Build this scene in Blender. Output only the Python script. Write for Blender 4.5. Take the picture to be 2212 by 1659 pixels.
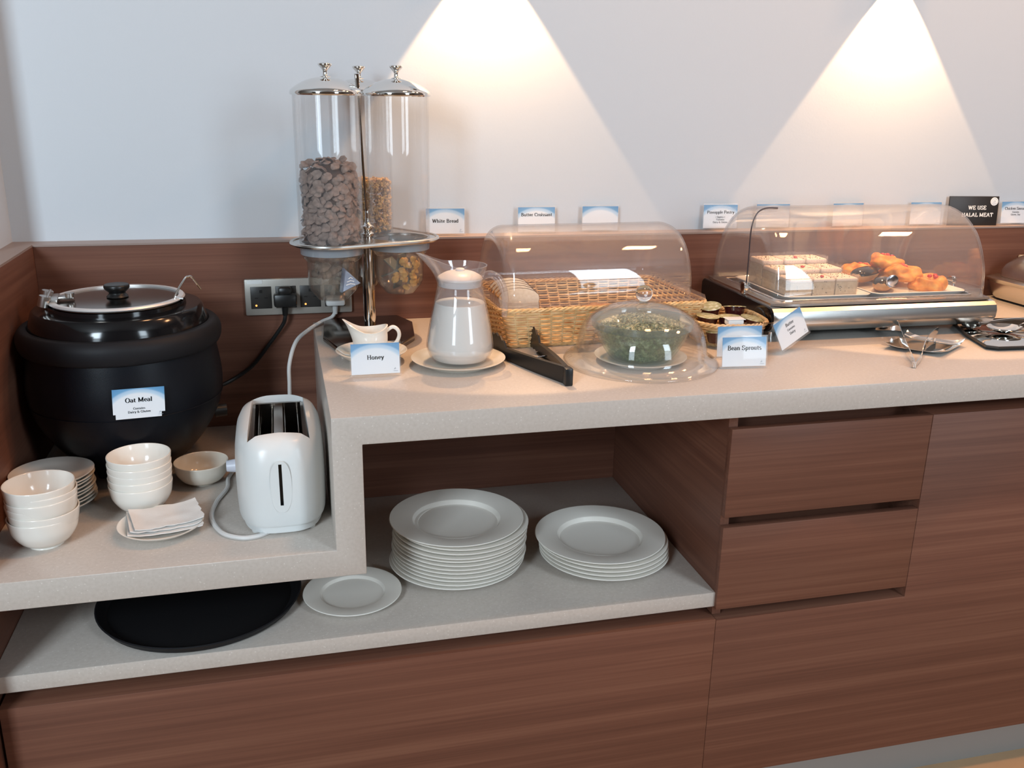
import bpy, bmesh, math, random
from mathutils import Vector, Matrix, noise as mnoise
PI = math.pi
sin, cos = math.sin, math.cos
random.seed(7)
for o in list(bpy.data.objects):
    bpy.data.objects.remove(o)
scene = bpy.context.scene
COL = scene.collection

# ------------------------------------------------------------------ camera
# frame: x right along the wall, y towards the wall, z up; z = 0 is the high counter top, the floor is z = FLOOR
FLOOR = -0.925
cam_d = bpy.data.cameras.new('camera')
cam_d.sensor_width = 36.0
cam_d.lens = 36.0 * 1996.094 / 2212.0
cam_d.clip_start = 0.02
cam = bpy.data.objects.new('camera', cam_d)
COL.objects.link(cam)
_r = Vector((0.97027522, -0.2414528, 0.01632625))
_u = Vector((0.05650035, 0.29161098, 0.95486687))
_f = Vector((0.2353162, 0.92556122, -0.29658508))
mw = Matrix((( _r.x, _u.x, -_f.x, -0.06127455),
             ( _r.y, _u.y, -_f.y, -1.37872789),
             ( _r.z, _u.z, -_f.z,  0.48085841),
             (0, 0, 0, 1)))
cam.matrix_world = mw
scene.camera = cam

# ------------------------------------------------------------------ world, daylight windows, exposure
world = bpy.data.worlds.new('world')
scene.world = world
world.use_nodes = True
world.node_tree.nodes['Background'].inputs[0].default_value = (0.62, 0.74, 1.0, 1)
world.node_tree.nodes['Background'].inputs[1].default_value = 0.25
scene.view_settings.view_transform = 'Standard'
scene.view_settings.look = 'None'
scene.view_settings.gamma = 1.0
scene.view_settings.use_curve_mapping = False
scene.view_settings.exposure = 0.20
scene.cycles.max_bounces = 10
scene.cycles.diffuse_bounces = 5
scene.cycles.glossy_bounces = 5
scene.cycles.transmission_bounces = 8
scene.cycles.transparent_max_bounces = 24
scene.cycles.caustics_reflective = False
scene.cycles.caustics_refractive = False
scene.cycles.sample_clamp_indirect = 6.0

ROOM_F, ROOM_L, ROOM_R, CEIL = -3.1, -3.4, 4.6, 2.25
WIN = [(-2.35, -1.45), (1.75, 2.65)]        # x ranges of the two windows in the wall behind the camera
WIN_Z = (0.10, 2.12)
SILL_BAR = 0.88                              # added bar; the window light below it is dimmed to darken the niche
WIN_POWER = ((94, 14), (48, 14))
for k, (a, b) in enumerate(WIN):
    for part, (z0, z1) in enumerate(((SILL_BAR, WIN_Z[1]), (WIN_Z[0], SILL_BAR))):
        ld = bpy.data.lights.new('daylight', 'AREA')
        ld.shape = 'RECTANGLE'
        ld.size = b - a - 0.08
        ld.size_y = z1 - z0 - 0.06
        ld.energy = WIN_POWER[k][part]
        ld.color = (0.75, 0.89, 1.0)
        lo = bpy.data.objects.new('daylight', ld)
        COL.objects.link(lo)
        lo.location = ((a + b) / 2, ROOM_F + 0.03, (z0 + z1) / 2)
        lo.rotation_euler = (PI / 2, 0, 0)

# warm flush ceiling lights in a row over the buffet
PANELS = [(0.75, -0.14), (1.75, -0.14), (2.75, -0.14)]
for px, py in PANELS:
    ld = bpy.data.lights.new('panel_light', 'AREA')
    ld.shape = 'SQUARE'
    ld.size = 0.26
    ld.energy = 11 + 4.5 * (px - 0.75)
    ld.color = (1.0, 0.50, 0.23)
    lo = bpy.data.objects.new('panel_light', ld)
    COL.objects.link(lo)
    lo.location = (px, py, CEIL - 0.014)

# ------------------------------------------------------------------ materials
def lin(r, g, b):
    def c(v):
        v /= 255.0
        return v / 12.92 if v <= 0.04045 else ((v + 0.055) / 1.055) ** 2.4
    return (c(r), c(g), c(b), 1.0)

MATS = {}
def mat(name, color, rough=0.5, metal=0.0, spec=0.5, coat=0.0, sss=0.0, bump=None, emit=None, trans=0.0, ior=1.45):
    m = bpy.data.materials.new(name)
    m.use_nodes = True
    p = m.node_tree.nodes['Principled BSDF']
    p.inputs['Base Color'].default_value = color
    p.inputs['Roughness'].default_value = rough
    p.inputs['Metallic'].default_value = metal
    p.inputs['Specular IOR Level'].default_value = spec
    p.inputs['Coat Weight'].default_value = coat
    p.inputs['Transmission Weight'].default_value = trans
    p.inputs['IOR'].default_value = ior
    if sss:
        p.inputs['Subsurface Weight'].default_value = sss
        p.inputs['Subsurface Radius'].default_value = (0.01, 0.008, 0.006)
    if emit:
        p.inputs['Emission Color'].default_value = emit[0]
        p.inputs['Emission Strength'].default_value = emit[1]
    if bump:
        nt = m.node_tree
        tc = nt.nodes.new('ShaderNodeTexCoord')
        nz = nt.nodes.new('ShaderNodeTexNoise')
        nz.inputs['Scale'].default_value = bump[0]
        nz.inputs['Detail'].default_value = 4
        bp = nt.nodes.new('ShaderNodeBump')
        bp.inputs['Strength'].default_value = bump[1]
        bp.inputs['Distance'].default_value = bump[2]
        nt.links.new(tc.outputs['Object'], nz.inputs['Vector'])
        nt.links.new(nz.outputs['Fac'], bp.inputs['Height'])
        nt.links.new(bp.outputs['Normal'], p.inputs['Normal'])
    MATS[name] = m
    return m

def ramp(nt, stops):
    r = nt.nodes.new('ShaderNodeValToRGB')
    el = r.color_ramp.elements
    while len(el) > 1:
        el.remove(el[-1])
    el[0].position = stops[0][0]
    el[0].color = stops[0][1]
    for pos, c in stops[1:]:
        e = el.new(pos)
        e.color = c
    return r

def noise_color(name, stops, scale, rough, mapping=(1, 1, 1), detail=6, metal=0.0, spec=0.5, bump=0.0, coat=0.0, distort=0.0):
    m = mat(name, (1, 1, 1, 1), rough, metal, spec, coat)
    nt = m.node_tree
    p = nt.nodes['Principled BSDF']
    tc = nt.nodes.new('ShaderNodeTexCoord')
    mp = nt.nodes.new('ShaderNodeMapping')
    mp.inputs['Scale'].default_value = mapping
    nz = nt.nodes.new('ShaderNodeTexNoise')
    nz.inputs['Scale'].default_value = scale
    nz.inputs['Detail'].default_value = detail
    nz.inputs['Distortion'].default_value = distort
    rp = ramp(nt, stops)
    nt.links.new(tc.outputs['Object'], mp.inputs['Vector'])
    nt.links.new(mp.outputs['Vector'], nz.inputs['Vector'])
    nt.links.new(nz.outputs['Fac'], rp.inputs['Fac'])
    nt.links.new(rp.outputs['Color'], p.inputs['Base Color'])
    if bump:
        bp = nt.nodes.new('ShaderNodeBump')
        bp.inputs['Strength'].default_value = bump
        bp.inputs['Distance'].default_value = 0.002
        nt.links.new(nz.outputs['Fac'], bp.inputs['Height'])
        nt.links.new(bp.outputs['Normal'], p.inputs['Normal'])
    return m

def wood(name, grain):
    """wood veneer: long streaks along one axis, plus fine fibre lines"""
    m = mat(name, (1, 1, 1, 1), 0.42, 0.0, 0.35)
    nt = m.node_tree
    p = nt.nodes['Principled BSDF']
    tc = nt.nodes.new('ShaderNodeTexCoord')
    outs = []
    for long_s, cross_s, det in ((0.55, 34.0, 4), (3.0, 230.0, 2)):
        mp = nt.nodes.new('ShaderNodeMapping')
        mp.inputs['Scale'].default_value = tuple(long_s if i == grain else cross_s for i in range(3))
        nz = nt.nodes.new('ShaderNodeTexNoise')
        nz.inputs['Scale'].default_value = 1.0
        nz.inputs['Detail'].default_value = det
        nz.inputs['Distortion'].default_value = 0.35
        nt.links.new(tc.outputs['Object'], mp.inputs['Vector'])
        nt.links.new(mp.outputs['Vector'], nz.inputs['Vector'])
        outs.append(nz.outputs['Fac'])
    mx = nt.nodes.new('ShaderNodeMath')
    mx.operation = 'MULTIPLY_ADD'
    mx.inputs[1].default_value = 0.35
    nt.links.new(outs[1], mx.inputs[0])
    sc = nt.nodes.new('ShaderNodeMath')
    sc.operation = 'MULTIPLY'
    sc.inputs[1].default_value = 0.65
    nt.links.new(outs[0], sc.inputs[0])
    nt.links.new(sc.outputs[0], mx.inputs[2])
    rp = ramp(nt, [(0.32, (0.118, 0.048, 0.031, 1)), (0.5, (0.158, 0.066, 0.042, 1)), (0.68, (0.205, 0.092, 0.058, 1))])
    nt.links.new(mx.outputs[0], rp.inputs['Fac'])
    nt.links.new(rp.outputs['Color'], p.inputs['Base Color'])
    return m

def clear(name, tint=(1, 1, 1, 1), base=0.03, edge=0.55, power=3.0, haze=0.03, haze_col=(0.85, 0.85, 0.85, 1), rough=0.02):
    """thin clear plastic or glass sheet: see-through, glossier at grazing angles, slightly hazy"""
    m = bpy.data.materials.new(name)
    m.use_nodes = True
    nt = m.node_tree
    nt.nodes.remove(nt.nodes['Principled BSDF'])
    out = nt.nodes['Material Output']
    tr = nt.nodes.new('ShaderNodeBsdfTransparent')
    tr.inputs[0].default_value = tint
    gl = nt.nodes.new('ShaderNodeBsdfGlossy')
    gl.inputs['Roughness'].default_value = rough
    df = nt.nodes.new('ShaderNodeBsdfDiffuse')
    df.inputs[0].default_value = haze_col
    lw = nt.nodes.new('ShaderNodeLayerWeight')
    lw.inputs['Blend'].default_value = 0.5
    pw = nt.nodes.new('ShaderNodeMath')
    pw.operation = 'POWER'
    pw.inputs[1].default_value = power
    ma = nt.nodes.new('ShaderNodeMath')
    ma.operation = 'MULTIPLY_ADD'
    ma.inputs[1].default_value = edge
    ma.inputs[2].default_value = base
    m1 = nt.nodes.new('ShaderNodeMixShader')
    m1.inputs[0].default_value = haze
    m2 = nt.nodes.new('ShaderNodeMixShader')
    nt.links.new(lw.outputs['Facing'], pw.inputs[0])
    nt.links.new(pw.outputs[0], ma.inputs[0])
    nt.links.new(tr.outputs[0], m1.inputs[1])
    nt.links.new(df.outputs[0], m1.inputs[2])
    nt.links.new(ma.outputs[0], m2.inputs[0])
    nt.links.new(m1.outputs[0], m2.inputs[1])
    nt.links.new(gl.outputs[0], m2.inputs[2])
    nt.links.new(m2.outputs[0], out.inputs['Surface'])
    MATS[name] = m
    return m

WALL = mat('wall_paint', (0.550, 0.595, 0.635, 1), 0.75, bump=(180, 0.05, 0.002))
CEILM = mat('ceiling_paint', (0.42, 0.41, 0.40, 1), 0.8)
WALL2 = mat('dark_wall_panelling', (0.13, 0.11, 0.095, 1), 0.6)
FLOORM = noise_color('floor_tile', [(0.3, (0.42, 0.27, 0.15, 1)), (0.7, (0.50, 0.33, 0.19, 1))], 6, 0.5)
WOODX = wood('wood_veneer_x', 0)
WOODY = wood('wood_veneer_y', 1)
LEDGE = mat('ledge_laminate', (0.30, 0.23, 0.20, 1), 0.35)
PLINTH = mat('plinth_grey', (0.26, 0.25, 0.235, 1), 0.45)
def stone():
    m = noise_color('quartz_stone', [(0.30, (0.505, 0.45, 0.40, 1)), (0.5, (0.535, 0.48, 0.43, 1)), (0.70, (0.56, 0.505, 0.455, 1))], 180, 0.28, detail=5)
    nt = m.node_tree
    p = nt.nodes['Principled BSDF']
    base = p.inputs['Base Color'].links[0].from_socket
    tc = nt.nodes.new('ShaderNodeTexCoord')
    vo = nt.nodes.new('ShaderNodeTexVoronoi')
    vo.inputs['Scale'].default_value = 120
    rp = ramp(nt, [(0.06, (0.7, 0.7, 0.7, 1)), (0.17, (0, 0, 0, 1))])
    mx = nt.nodes.new('ShaderNodeMixRGB')
    mx.inputs[2].default_value = (0.72, 0.68, 0.63, 1)
    nt.links.new(tc.outputs['Object'], vo.inputs['Vector'])
    nt.links.new(vo.outputs['Distance'], rp.inputs['Fac'])
    nt.links.new(rp.outputs['Color'], mx.inputs[0])
    nt.links.new(base, mx.inputs[1])
    nt.links.new(mx.outputs[0], p.inputs['Base Color'])
    return m
STONE = stone()
CERAMIC = mat('white_ceramic', (0.80, 0.765, 0.70, 1), 0.12, spec=0.5)
CREAM = mat('cream_ceramic', (0.70, 0.66, 0.58, 1), 0.14)
PLASTIC_W = mat('white_plastic', (0.72, 0.745, 0.74, 1), 0.28)
CORD_W = mat('white_cord', (0.66, 0.655, 0.64, 1), 0.45)
BLACK_M = mat('black_textured_plastic', (0.006, 0.007, 0.010, 1), 0.36, spec=0.22, bump=(900, 0.15, 0.001))
BLACK_R = mat('black_rough_plastic', (0.011, 0.011, 0.013, 1), 0.55, spec=0.25)
BLACK_G = mat('black_gloss_enamel', (0.006, 0.006, 0.007, 1), 0.12, spec=0.5)
BLACK_P = mat('black_plastic', (0.010, 0.010, 0.010, 1), 0.35)
TRAYBLACK = mat('black_rubber_tray', (0.006, 0.006, 0.007, 1), 0.7, spec=0.2)
CHROME = mat('chrome', (0.78, 0.77, 0.75, 1), 0.06, metal=1.0)
STEEL = mat('polished_steel', (0.66, 0.64, 0.61, 1), 0.24, metal=1.0)
BRUSHED = mat('brushed_steel', (0.55, 0.53, 0.50, 1), 0.32, metal=1.0)
DARKSTEEL = mat('dark_steel', (0.20, 0.17, 0.145, 1), 0.18, metal=1.0)
GREYPLATE = mat('metal_grey_plate', (0.36, 0.335, 0.30, 1), 0.4, metal=0.3)
DARKMOD = mat('dark_module', (0.03, 0.028, 0.026, 1), 0.35)
ORANGELED = mat('orange_neon', (1, 0.4, 0.1, 1), 0.4, emit=((1, 0.35, 0.08, 1), 1.6))
PAPER_W = mat('paper_white', (0.80, 0.80, 0.79, 1), 0.8)
NAPKIN = mat('napkin_tissue', (0.74, 0.72, 0.69, 1), 0.9, bump=(400, 0.3, 0.001))
INK = mat('ink_black', (0.008, 0.008, 0.010, 1), 0.8, spec=0.1)
INK_W = mat('ink_white', (0.85, 0.84, 0.82, 1), 0.7)
INK_G = mat('ink_grey', (0.25, 0.28, 0.33, 1), 0.7)
BLACKCARD = mat('black_card', (0.016, 0.013, 0.012, 1), 0.45)
ACRYLIC = clear('clear_acrylic', base=0.035, edge=0.6, power=2.6, haze=0.055, haze_col=(0.8, 0.76, 0.74, 1))
CANISTER = clear('clear_canister', base=0.035, edge=0.45, power=3.0, haze=0.03, haze_col=(0.85, 0.86, 0.9, 1))
HOPPER = clear('clear_hopper', tint=(0.92, 0.9, 0.87, 1), base=0.05, edge=0.5, power=2.5, haze=0.06, haze_col=(0.6, 0.58, 0.55, 1))
DOMEM = clear('clear_dome', base=0.03, edge=0.55, power=2.4, haze=0.03, haze_col=(0.8, 0.77, 0.72, 1))
BOWLGLASS = clear('green_glass', tint=(0.86, 0.93, 0.88, 1), base=0.04, edge=0.5, power=2.5, haze=0.03, haze_col=(0.5, 0.6, 0.52, 1))
JUGM = clear('clear_jug_plastic', tint=(0.97, 0.96, 0.97, 1), base=0.04, edge=0.45, power=2.0, haze=0.075, haze_col=(0.74, 0.72, 0.74, 1))
HOLDER = clear('clear_card_holder', base=0.010, edge=0.18, power=3.0, haze=0.04, haze_col=(0.82, 0.80, 0.78, 1))
BOWLRIM = clear('green_glass_rim', tint=(0.62, 0.72, 0.66, 1), base=0.08, edge=0.6, power=2.0, haze=0.14, haze_col=(0.35, 0.45, 0.38, 1))
COLLAR = clear('hopper_collar', tint=(0.75, 0.78, 0.82, 1), base=0.08, edge=0.4, power=2.0, haze=0.45, haze_col=(0.50, 0.54, 0.58, 1))
GLASSBALL = mat('solid_acrylic', (1, 1, 1, 1), 0.0, trans=1.0, ior=1.45)
PANE = clear('window_glass', base=0.02, edge=0.2, power=3.0, haze=0.0)
WICKER = noise_color('wicker', [(0.3, (0.60, 0.37, 0.16, 1)), (0.55, (0.74, 0.50, 0.25, 1)), (0.8, (0.82, 0.60, 0.34, 1))], 60, 0.55, spec=0.3)
MILK = mat('milk', (0.93, 0.93, 0.83, 1), 0.3, sss=0.0)
FLAKE_B = noise_color('brown_flake', [(0.3, (0.17, 0.115, 0.09, 1)), (0.7, (0.30, 0.215, 0.175, 1))], 120, 0.8)
FLAKE_O = noise_color('corn_flake', [(0.3, (0.52, 0.25, 0.05, 1)), (0.7, (0.78, 0.45, 0.12, 1))], 120, 0.7)
GRANOLA = noise_color('granola', [(0.3, (0.30, 0.17, 0.07, 1)), (0.5, (0.58, 0.36, 0.15, 1)), (0.7, (0.82, 0.54, 0.20, 1))], 70, 0.8)
SPROUT = noise_color('sprout_green', [(0.35, (0.13, 0.135, 0.05, 1)), (0.5, (0.27, 0.27, 0.12, 1)), (0.68, (0.60, 0.56, 0.36, 1))], 110, 0.6)
CRUST = noise_color('bread_crust', [(0.3, (0.45, 0.22, 0.07, 1)), (0.7, (0.62, 0.35, 0.13, 1))], 30, 0.7)
CRUMB = noise_color('bread_crumb', [(0.3, (0.66, 0.56, 0.42, 1)), (0.7, (0.76, 0.68, 0.55, 1))], 160, 0.9)
CROISS = noise_color('croissant', [(0.3, (0.40, 0.16, 0.05, 1)), (0.7, (0.66, 0.36, 0.14, 1))], 40, 0.5)
SPONGE = noise_color('sponge_cake', [(0.3, (0.50, 0.36, 0.21, 1)), (0.7, (0.62, 0.47, 0.30, 1))], 150, 0.9, bump=0.4)
FROST = mat('frosting', (0.86, 0.67, 0.52, 1), 0.5, sss=0.05)
SPRINK = mat('dark_sprinkle', (0.04, 0.03, 0.02, 1), 0.5)
CHERRY = mat('red_cherry', (0.60, 0.05, 0.03, 1), 0.25)
CELLO = clear('cellophane', base=0.05, edge=0.5, power=2.5, haze=0.10, haze_col=(0.85, 0.8, 0.75, 1), rough=0.08)
DANISH = noise_color('danish_pastry', [(0.3, (0.48, 0.13, 0.02, 1)), (0.55, (0.74, 0.27, 0.035, 1)), (0.75, (0.85, 0.43, 0.09, 1))], 50, 0.55, bump=0.8)
CHOC = mat('dark_glaze', (0.018, 0.012, 0.010, 1), 0.14)
DOUGH = noise_color('dough', [(0.3, (0.42, 0.20, 0.08, 1)), (0.7, (0.60, 0.34, 0.15, 1))], 30, 0.6)
JAM = mat('jam_pot_dark', (0.045, 0.008, 0.008, 1), 0.2, coat=0.3)
FOIL = noise_color('printed_foil', [(0.35, (0.34, 0.31, 0.14, 1)), (0.55, (0.52, 0.50, 0.27, 1)), (0.62, (0.72, 0.70, 0.55, 1))], 90, 0.35, metal=0.25)
LAMPM = mat('lamp_housing', (0.7, 0.7, 0.68, 1), 0.4)

def card_print():
    """printed place card: white with a pale blue arch across the top, deeper blue in the corners"""
    m = mat('card_print', (1, 1, 1, 1), 0.6, spec=0.25)
    nt = m.node_tree
    p = nt.nodes['Principled BSDF']
    tc = nt.nodes.new('ShaderNodeTexCoord')
    mp = nt.nodes.new('ShaderNodeMapping')
    mp.inputs['Scale'].default_value = (1 / 0.054, 0, 1 / 0.046)
    ln = nt.nodes.new('ShaderNodeVectorMath')
    ln.operation = 'LENGTH'
    rp = ramp(nt, [(0.0, (0.80, 0.83, 0.86, 1)), (0.49, (0.76, 0.81, 0.86, 1)), (0.53, (0.50, 0.66, 0.80, 1)), (0.57, (0.40, 0.58, 0.76, 1)), (0.60, (0.15, 0.36, 0.60, 1)), (0.70, (0.10, 0.29, 0.54, 1))])
    hv = nt.nodes.new('ShaderNodeMath')
    hv.operation = 'MULTIPLY'
    hv.inputs[1].default_value = 0.5
    nt.links.new(tc.outputs['Object'], mp.inputs['Vector'])
    nt.links.new(mp.outputs['Vector'], ln.inputs[0])
    nt.links.new(ln.outputs['Value'], hv.inputs[0])
    nt.links.new(hv.outputs[0], rp.inputs['Fac'])
    nt.links.new(rp.outputs['Color'], p.inputs['Base Color'])
    return m
CARD = card_print()

# ------------------------------------------------------------------ mesh helpers
class MB:
    def __init__(self):
        self.v, self.f = [], []
    def add(self, vs, fs):
        n = len(self.v)
        self.v += [tuple(p) for p in vs]
        self.f += [tuple(i + n for i in q) for q in fs]
        return self
    def move(self, M):
        self.v = [tuple(M @ Vector(p)) for p in self.v]
        return self
    def join(self, other, M=None):
        vs = other.v if M is None else [tuple(M @ Vector(p)) for p in other.v]
        return self.add(vs, other.f)
    def box(self, x0, x1, y0, y1, z0, z1, bev=0.0, seg=2):
        bm = bmesh.new()
        bmesh.ops.create_cube(bm, size=1)
        for v in bm.verts:
            v.co = Vector(((x0 + x1) / 2 + v.co.x * (x1 - x0), (y0 + y1) / 2 + v.co.y * (y1 - y0), (z0 + z1) / 2 + v.co.z * (z1 - z0)))
        if bev:
            bmesh.ops.bevel(bm, geom=list(bm.edges), offset=bev, segments=seg, profile=0.5, affect='EDGES')
        self._bm(bm)
        return self
    def _bm(self, bm):
        bm.verts.ensure_lookup_table()
        bm.verts.index_update()
        self.add([v.co.copy() for v in bm.verts], [[v.index for v in f.verts] for f in bm.faces])
        bm.free()
    def lathe(self, prof, n=48, c=(0, 0, 0), cap=True):
        """revolve (r, z) points; end points with r = 0 become poles"""
        vs, fs, rings = [], [], []
        for r, z in prof:
            if r <= 1e-7:
                rings.append([len(vs)])
                vs.append((c[0], c[1], c[2] + z))
            else:
                rings.append(list(range(len(vs), len(vs) + n)))
                vs += [(c[0] + r * cos(2 * PI * k / n), c[1] + r * sin(2 * PI * k / n), c[2] + z) for k in range(n)]
        for a, b in zip(rings, rings[1:]):
            for k in range(n):
                k2 = (k + 1) % n
                if len(a) == 1 and len(b) == 1:
                    continue
                if len(a) == 1:
                    fs.append((a[0], b[k2], b[k]))
                elif len(b) == 1:
                    fs.append((a[k], a[k2], b[0]))
                else:
                    fs.append((a[k], a[k2], b[k2], b[k]))
        return self.add(vs, fs)
    def tube(self, path, r, n=8, cap=True, closed=False):
        P = [Vector(p) for p in path]
        m = len(P)
        rs = r if isinstance(r, (list, tuple)) else [r] * m
        T = []
        for i in range(m):
            if closed:
                t = P[(i + 1) % m] - P[i - 1]
            else:
                t = P[min(i + 1, m - 1)] - P[max(i - 1, 0)]
            T.append(t.normalized() if t.length > 1e-9 else Vector((0, 0, 1)))
        ref = Vector((0, 0, 1)) if abs(T[0].z) < 0.9 else Vector((1, 0, 0))
        nrm = (ref - T[0] * ref.dot(T[0])).normalized()
        vs, fs = [], []
        for i in range(m):
            nrm = nrm - T[i] * nrm.dot(T[i])
            nrm = nrm.normalized() if nrm.length > 1e-6 else Vector((1, 0, 0))
            bi = T[i].cross(nrm)
            for k in range(n):
                a = 2 * PI * k / n
                vs.append(P[i] + (nrm * cos(a) + bi * sin(a)) * rs[i])
        for i in range(m if closed else m - 1):
            j = (i + 1) % m
            for k in range(n):
                k2 = (k + 1) % n
                fs.append((i * n + k, i * n + k2, j * n + k2, j * n + k))
        if cap and not closed:
            fs.append(tuple(range(n - 1, -1, -1)))
            fs.append(tuple((m - 1) * n + k for k in range(n)))
        return self.add(vs, fs)
    def loft(self, rings, cap0=True, cap1=True):
        n = len(rings[0])
        vs = [p for r in rings for p in r]
        fs = []
        for i in range(len(rings) - 1):
            for k in range(n):
                k2 = (k + 1) % n
                fs.append((i * n + k, i * n + k2, (i + 1) * n + k2, (i + 1) * n + k))
        if cap0:
            fs.append(tuple(range(n - 1, -1, -1)))
        if cap1:
            fs.append(tuple((len(rings) - 1) * n + k for k in range(n)))
        return self.add(vs, fs)
    def prism(self, poly, a, b, axis=2, bev=0.0):
        """extrude a polygon along an axis (poly given in the two other axes, in order)"""
        bm = bmesh.new()
        def P(u, v, w):
            return {0: (w, u, v), 1: (u, w, v), 2: (u, v, w)}[axis]
        lo = [bm.verts.new(P(u, v, a)) for u, v in poly]
        hi = [bm.verts.new(P(u, v, b)) for u, v in poly]
        bm.faces.new(lo)
        bm.faces.new(hi)
        n = len(poly)
        for k in range(n):
            bm.faces.new((lo[k], lo[(k + 1) % n], hi[(k + 1) % n], hi[k]))
        bmesh.ops.recalc_face_normals(bm, faces=list(bm.faces))
        if bev:
            bmesh.ops.bevel(bm, geom=list(bm.edges), offset=bev, segments=2, profile=0.5, affect='EDGES')
        self._bm(bm)
        return self
    def holed(self, outer, holes, z0, z1):
        """flat plate with holes"""
        bm = bmesh.new()
        for loop in [outer] + holes:
            vs = [bm.verts.new((p[0], p[1], z0)) for p in loop]
            for k in range(len(vs)):
                bm.edges.new((vs[k], vs[(k + 1) % len(vs)]))
        bmesh.ops.triangle_fill(bm, use_beauty=True, use_dissolve=False, edges=list(bm.edges))
        ex = bmesh.ops.extrude_face_region(bm, geom=list(bm.faces))
        for g in ex['geom']:
            if isinstance(g, bmesh.types.BMVert):
                g.co.z = z1
        bmesh.ops.recalc_face_normals(bm, faces=list(bm.faces))
        self._bm(bm)
        return self

def mesh(name, mb, m, sharp=35):
    me = bpy.data.meshes.new(name)
    me.from_pydata(mb.v, [], mb.f)
    me.validate()
    bm = bmesh.new()
    bm.from_mesh(me)
    bmesh.ops.recalc_face_normals(bm, faces=list(bm.faces))
    bm.to_mesh(me)
    bm.free()
    if m is not None:
        me.materials.append(m)
    if sharp:
        me.shade_smooth()
        me.set_sharp_from_angle(angle=math.radians(sharp))
    return me

def obj(name, mb, m, parent=None, loc=(0, 0, 0), rot=(0, 0, 0), sharp=35, label=None):
    me = mb if isinstance(mb, bpy.types.Mesh) else mesh(name, mb, m, sharp)
    o = bpy.data.objects.new(name, me)
    COL.objects.link(o)
    o.location = loc
    o.rotation_euler = rot
    if parent:
        o.parent = parent
    if label:
        o['label'] = label
    return o

def tag(o, label, cat, group=None, kind=None):
    o['label'] = label
    o['category'] = cat
    if group:
        o['group'] = group
    if kind:
        o['kind'] = kind
    return o

def thing(name, label, cat, loc=(0, 0, 0), rotz=0.0, group=None):
    o = bpy.data.objects.new(name, None)
    o.empty_display_size = 0.05
    COL.objects.link(o)
    o.location = loc
    o.rotation_euler = (0, 0, rotz)
    return tag(o, label, cat, group)

def struct(name, mb, m, parent=None, label=None):
    o = obj(name, mb, m, parent)
    if parent is None:
        o['kind'] = 'structure'
    if label:
        o['label'] = label
    return o

def smoothpath(pts, sub=8):
    """Catmull-Rom through the points"""
    P = [Vector(p) for p in pts]
    out = []
    for i in range(len(P) - 1):
        p0, p1, p2, p3 = P[max(i - 1, 0)], P[i], P[i + 1], P[min(i + 2, len(P) - 1)]
        for k in range(sub):
            t = k / sub
            out.append(0.5 * ((2 * p1) + (p2 - p0) * t + (2 * p0 - 5 * p1 + 4 * p2 - p3) * t * t + (3 * p1 - p0 - 3 * p2 + p3) * t ** 3))
    out.append(P[-1])
    return out

def smooth_profile(prof, sub=4):
    return [(max(p.x, 0.0), p.y) for p in smoothpath([(r, z, 0) for r, z in prof], sub)]

def ordinal(n):
    return ['first', 'second', 'third', 'fourth', 'fifth', 'sixth', 'seventh', 'eighth', 'ninth', 'tenth', 'eleventh', 'twelfth'][n - 1]

# ------------------------------------------------------------------ the room
T, H, D = 0.0474, 0.2274, 0.65            # stone thickness, step between the two counter levels, counter depth
LZ = 0.1818                               # top of the wooden ledge
XL = -0.5427                              # face of the panel on the left
SH = -0.4086                              # top of the low stone shelf
WB, WL = 0.6976, -0.5903                  # wall planes
XR = 2.6

struct('floor', MB().box(ROOM_L, ROOM_R, ROOM_F, WB + 0.1, FLOOR - 0.05, FLOOR), FLOORM)
struct('ceiling', MB().box(ROOM_L, ROOM_R, ROOM_F, WB + 0.1, CEIL, CEIL + 0.05), CEILM)
struct('wall_back', MB().box(WL - 0.1, ROOM_R, WB, WB + 0.1, FLOOR, CEIL), WALL)
struct('wall_left', MB().box(WL - 0.1, WL, 0.56, WB, FLOOR, CEIL), WALL)
struct('wall_far_left', MB().box(ROOM_L - 0.1, ROOM_L, ROOM_F, WB + 0.1, FLOOR, CEIL), WALL2)
struct('wall_back_left', MB().box(ROOM_L, WL - 0.1, WB, WB + 0.1, FLOOR, CEIL), WALL2)
struct('wall_right', MB().box(ROOM_R, ROOM_R + 0.1, ROOM_F, WB + 0.1, FLOOR, CEIL), WALL2)
wf = MB()
xs = [ROOM_L, WIN[0][0], WIN[0][1], WIN[1][0], WIN[1][1], ROOM_R]
for i in range(5):
    if i in (1, 3):
        wf.box(xs[i], xs[i + 1], ROOM_F - 0.12, ROOM_F, FLOOR, WIN_Z[0])
        wf.box(xs[i], xs[i + 1], ROOM_F - 0.12, ROOM_F, WIN_Z[1], CEIL)
    else:
        wf.box(xs[i], xs[i + 1], ROOM_F - 0.12, ROOM_F, FLOOR, CEIL)
struct('wall_front', wf, WALL2)
for k, (a, b) in enumerate(WIN):
    fr = MB()
    z0, z1 = WIN_Z
    for (p, q, r, s) in ((a, a + 0.04, z0, z1), (b - 0.04, b, z0, z1), (a + 0.04, b - 0.04, z0, z0 + 0.04), (a + 0.04, b - 0.04, z1 - 0.04, z1), (a + 0.04, b - 0.04, SILL_BAR - 0.03, SILL_BAR + 0.03)):
        fr.box(p, q, ROOM_F - 0.08, ROOM_F - 0.02, r, s)
    w = struct('window_%d' % (k + 1), fr, DARKMOD)
    obj('pane', MB().box(a + 0.04, b - 0.04, ROOM_F - 0.055, ROOM_F - 0.049, z0 + 0.04, z1 - 0.04), PANE, w)

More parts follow.
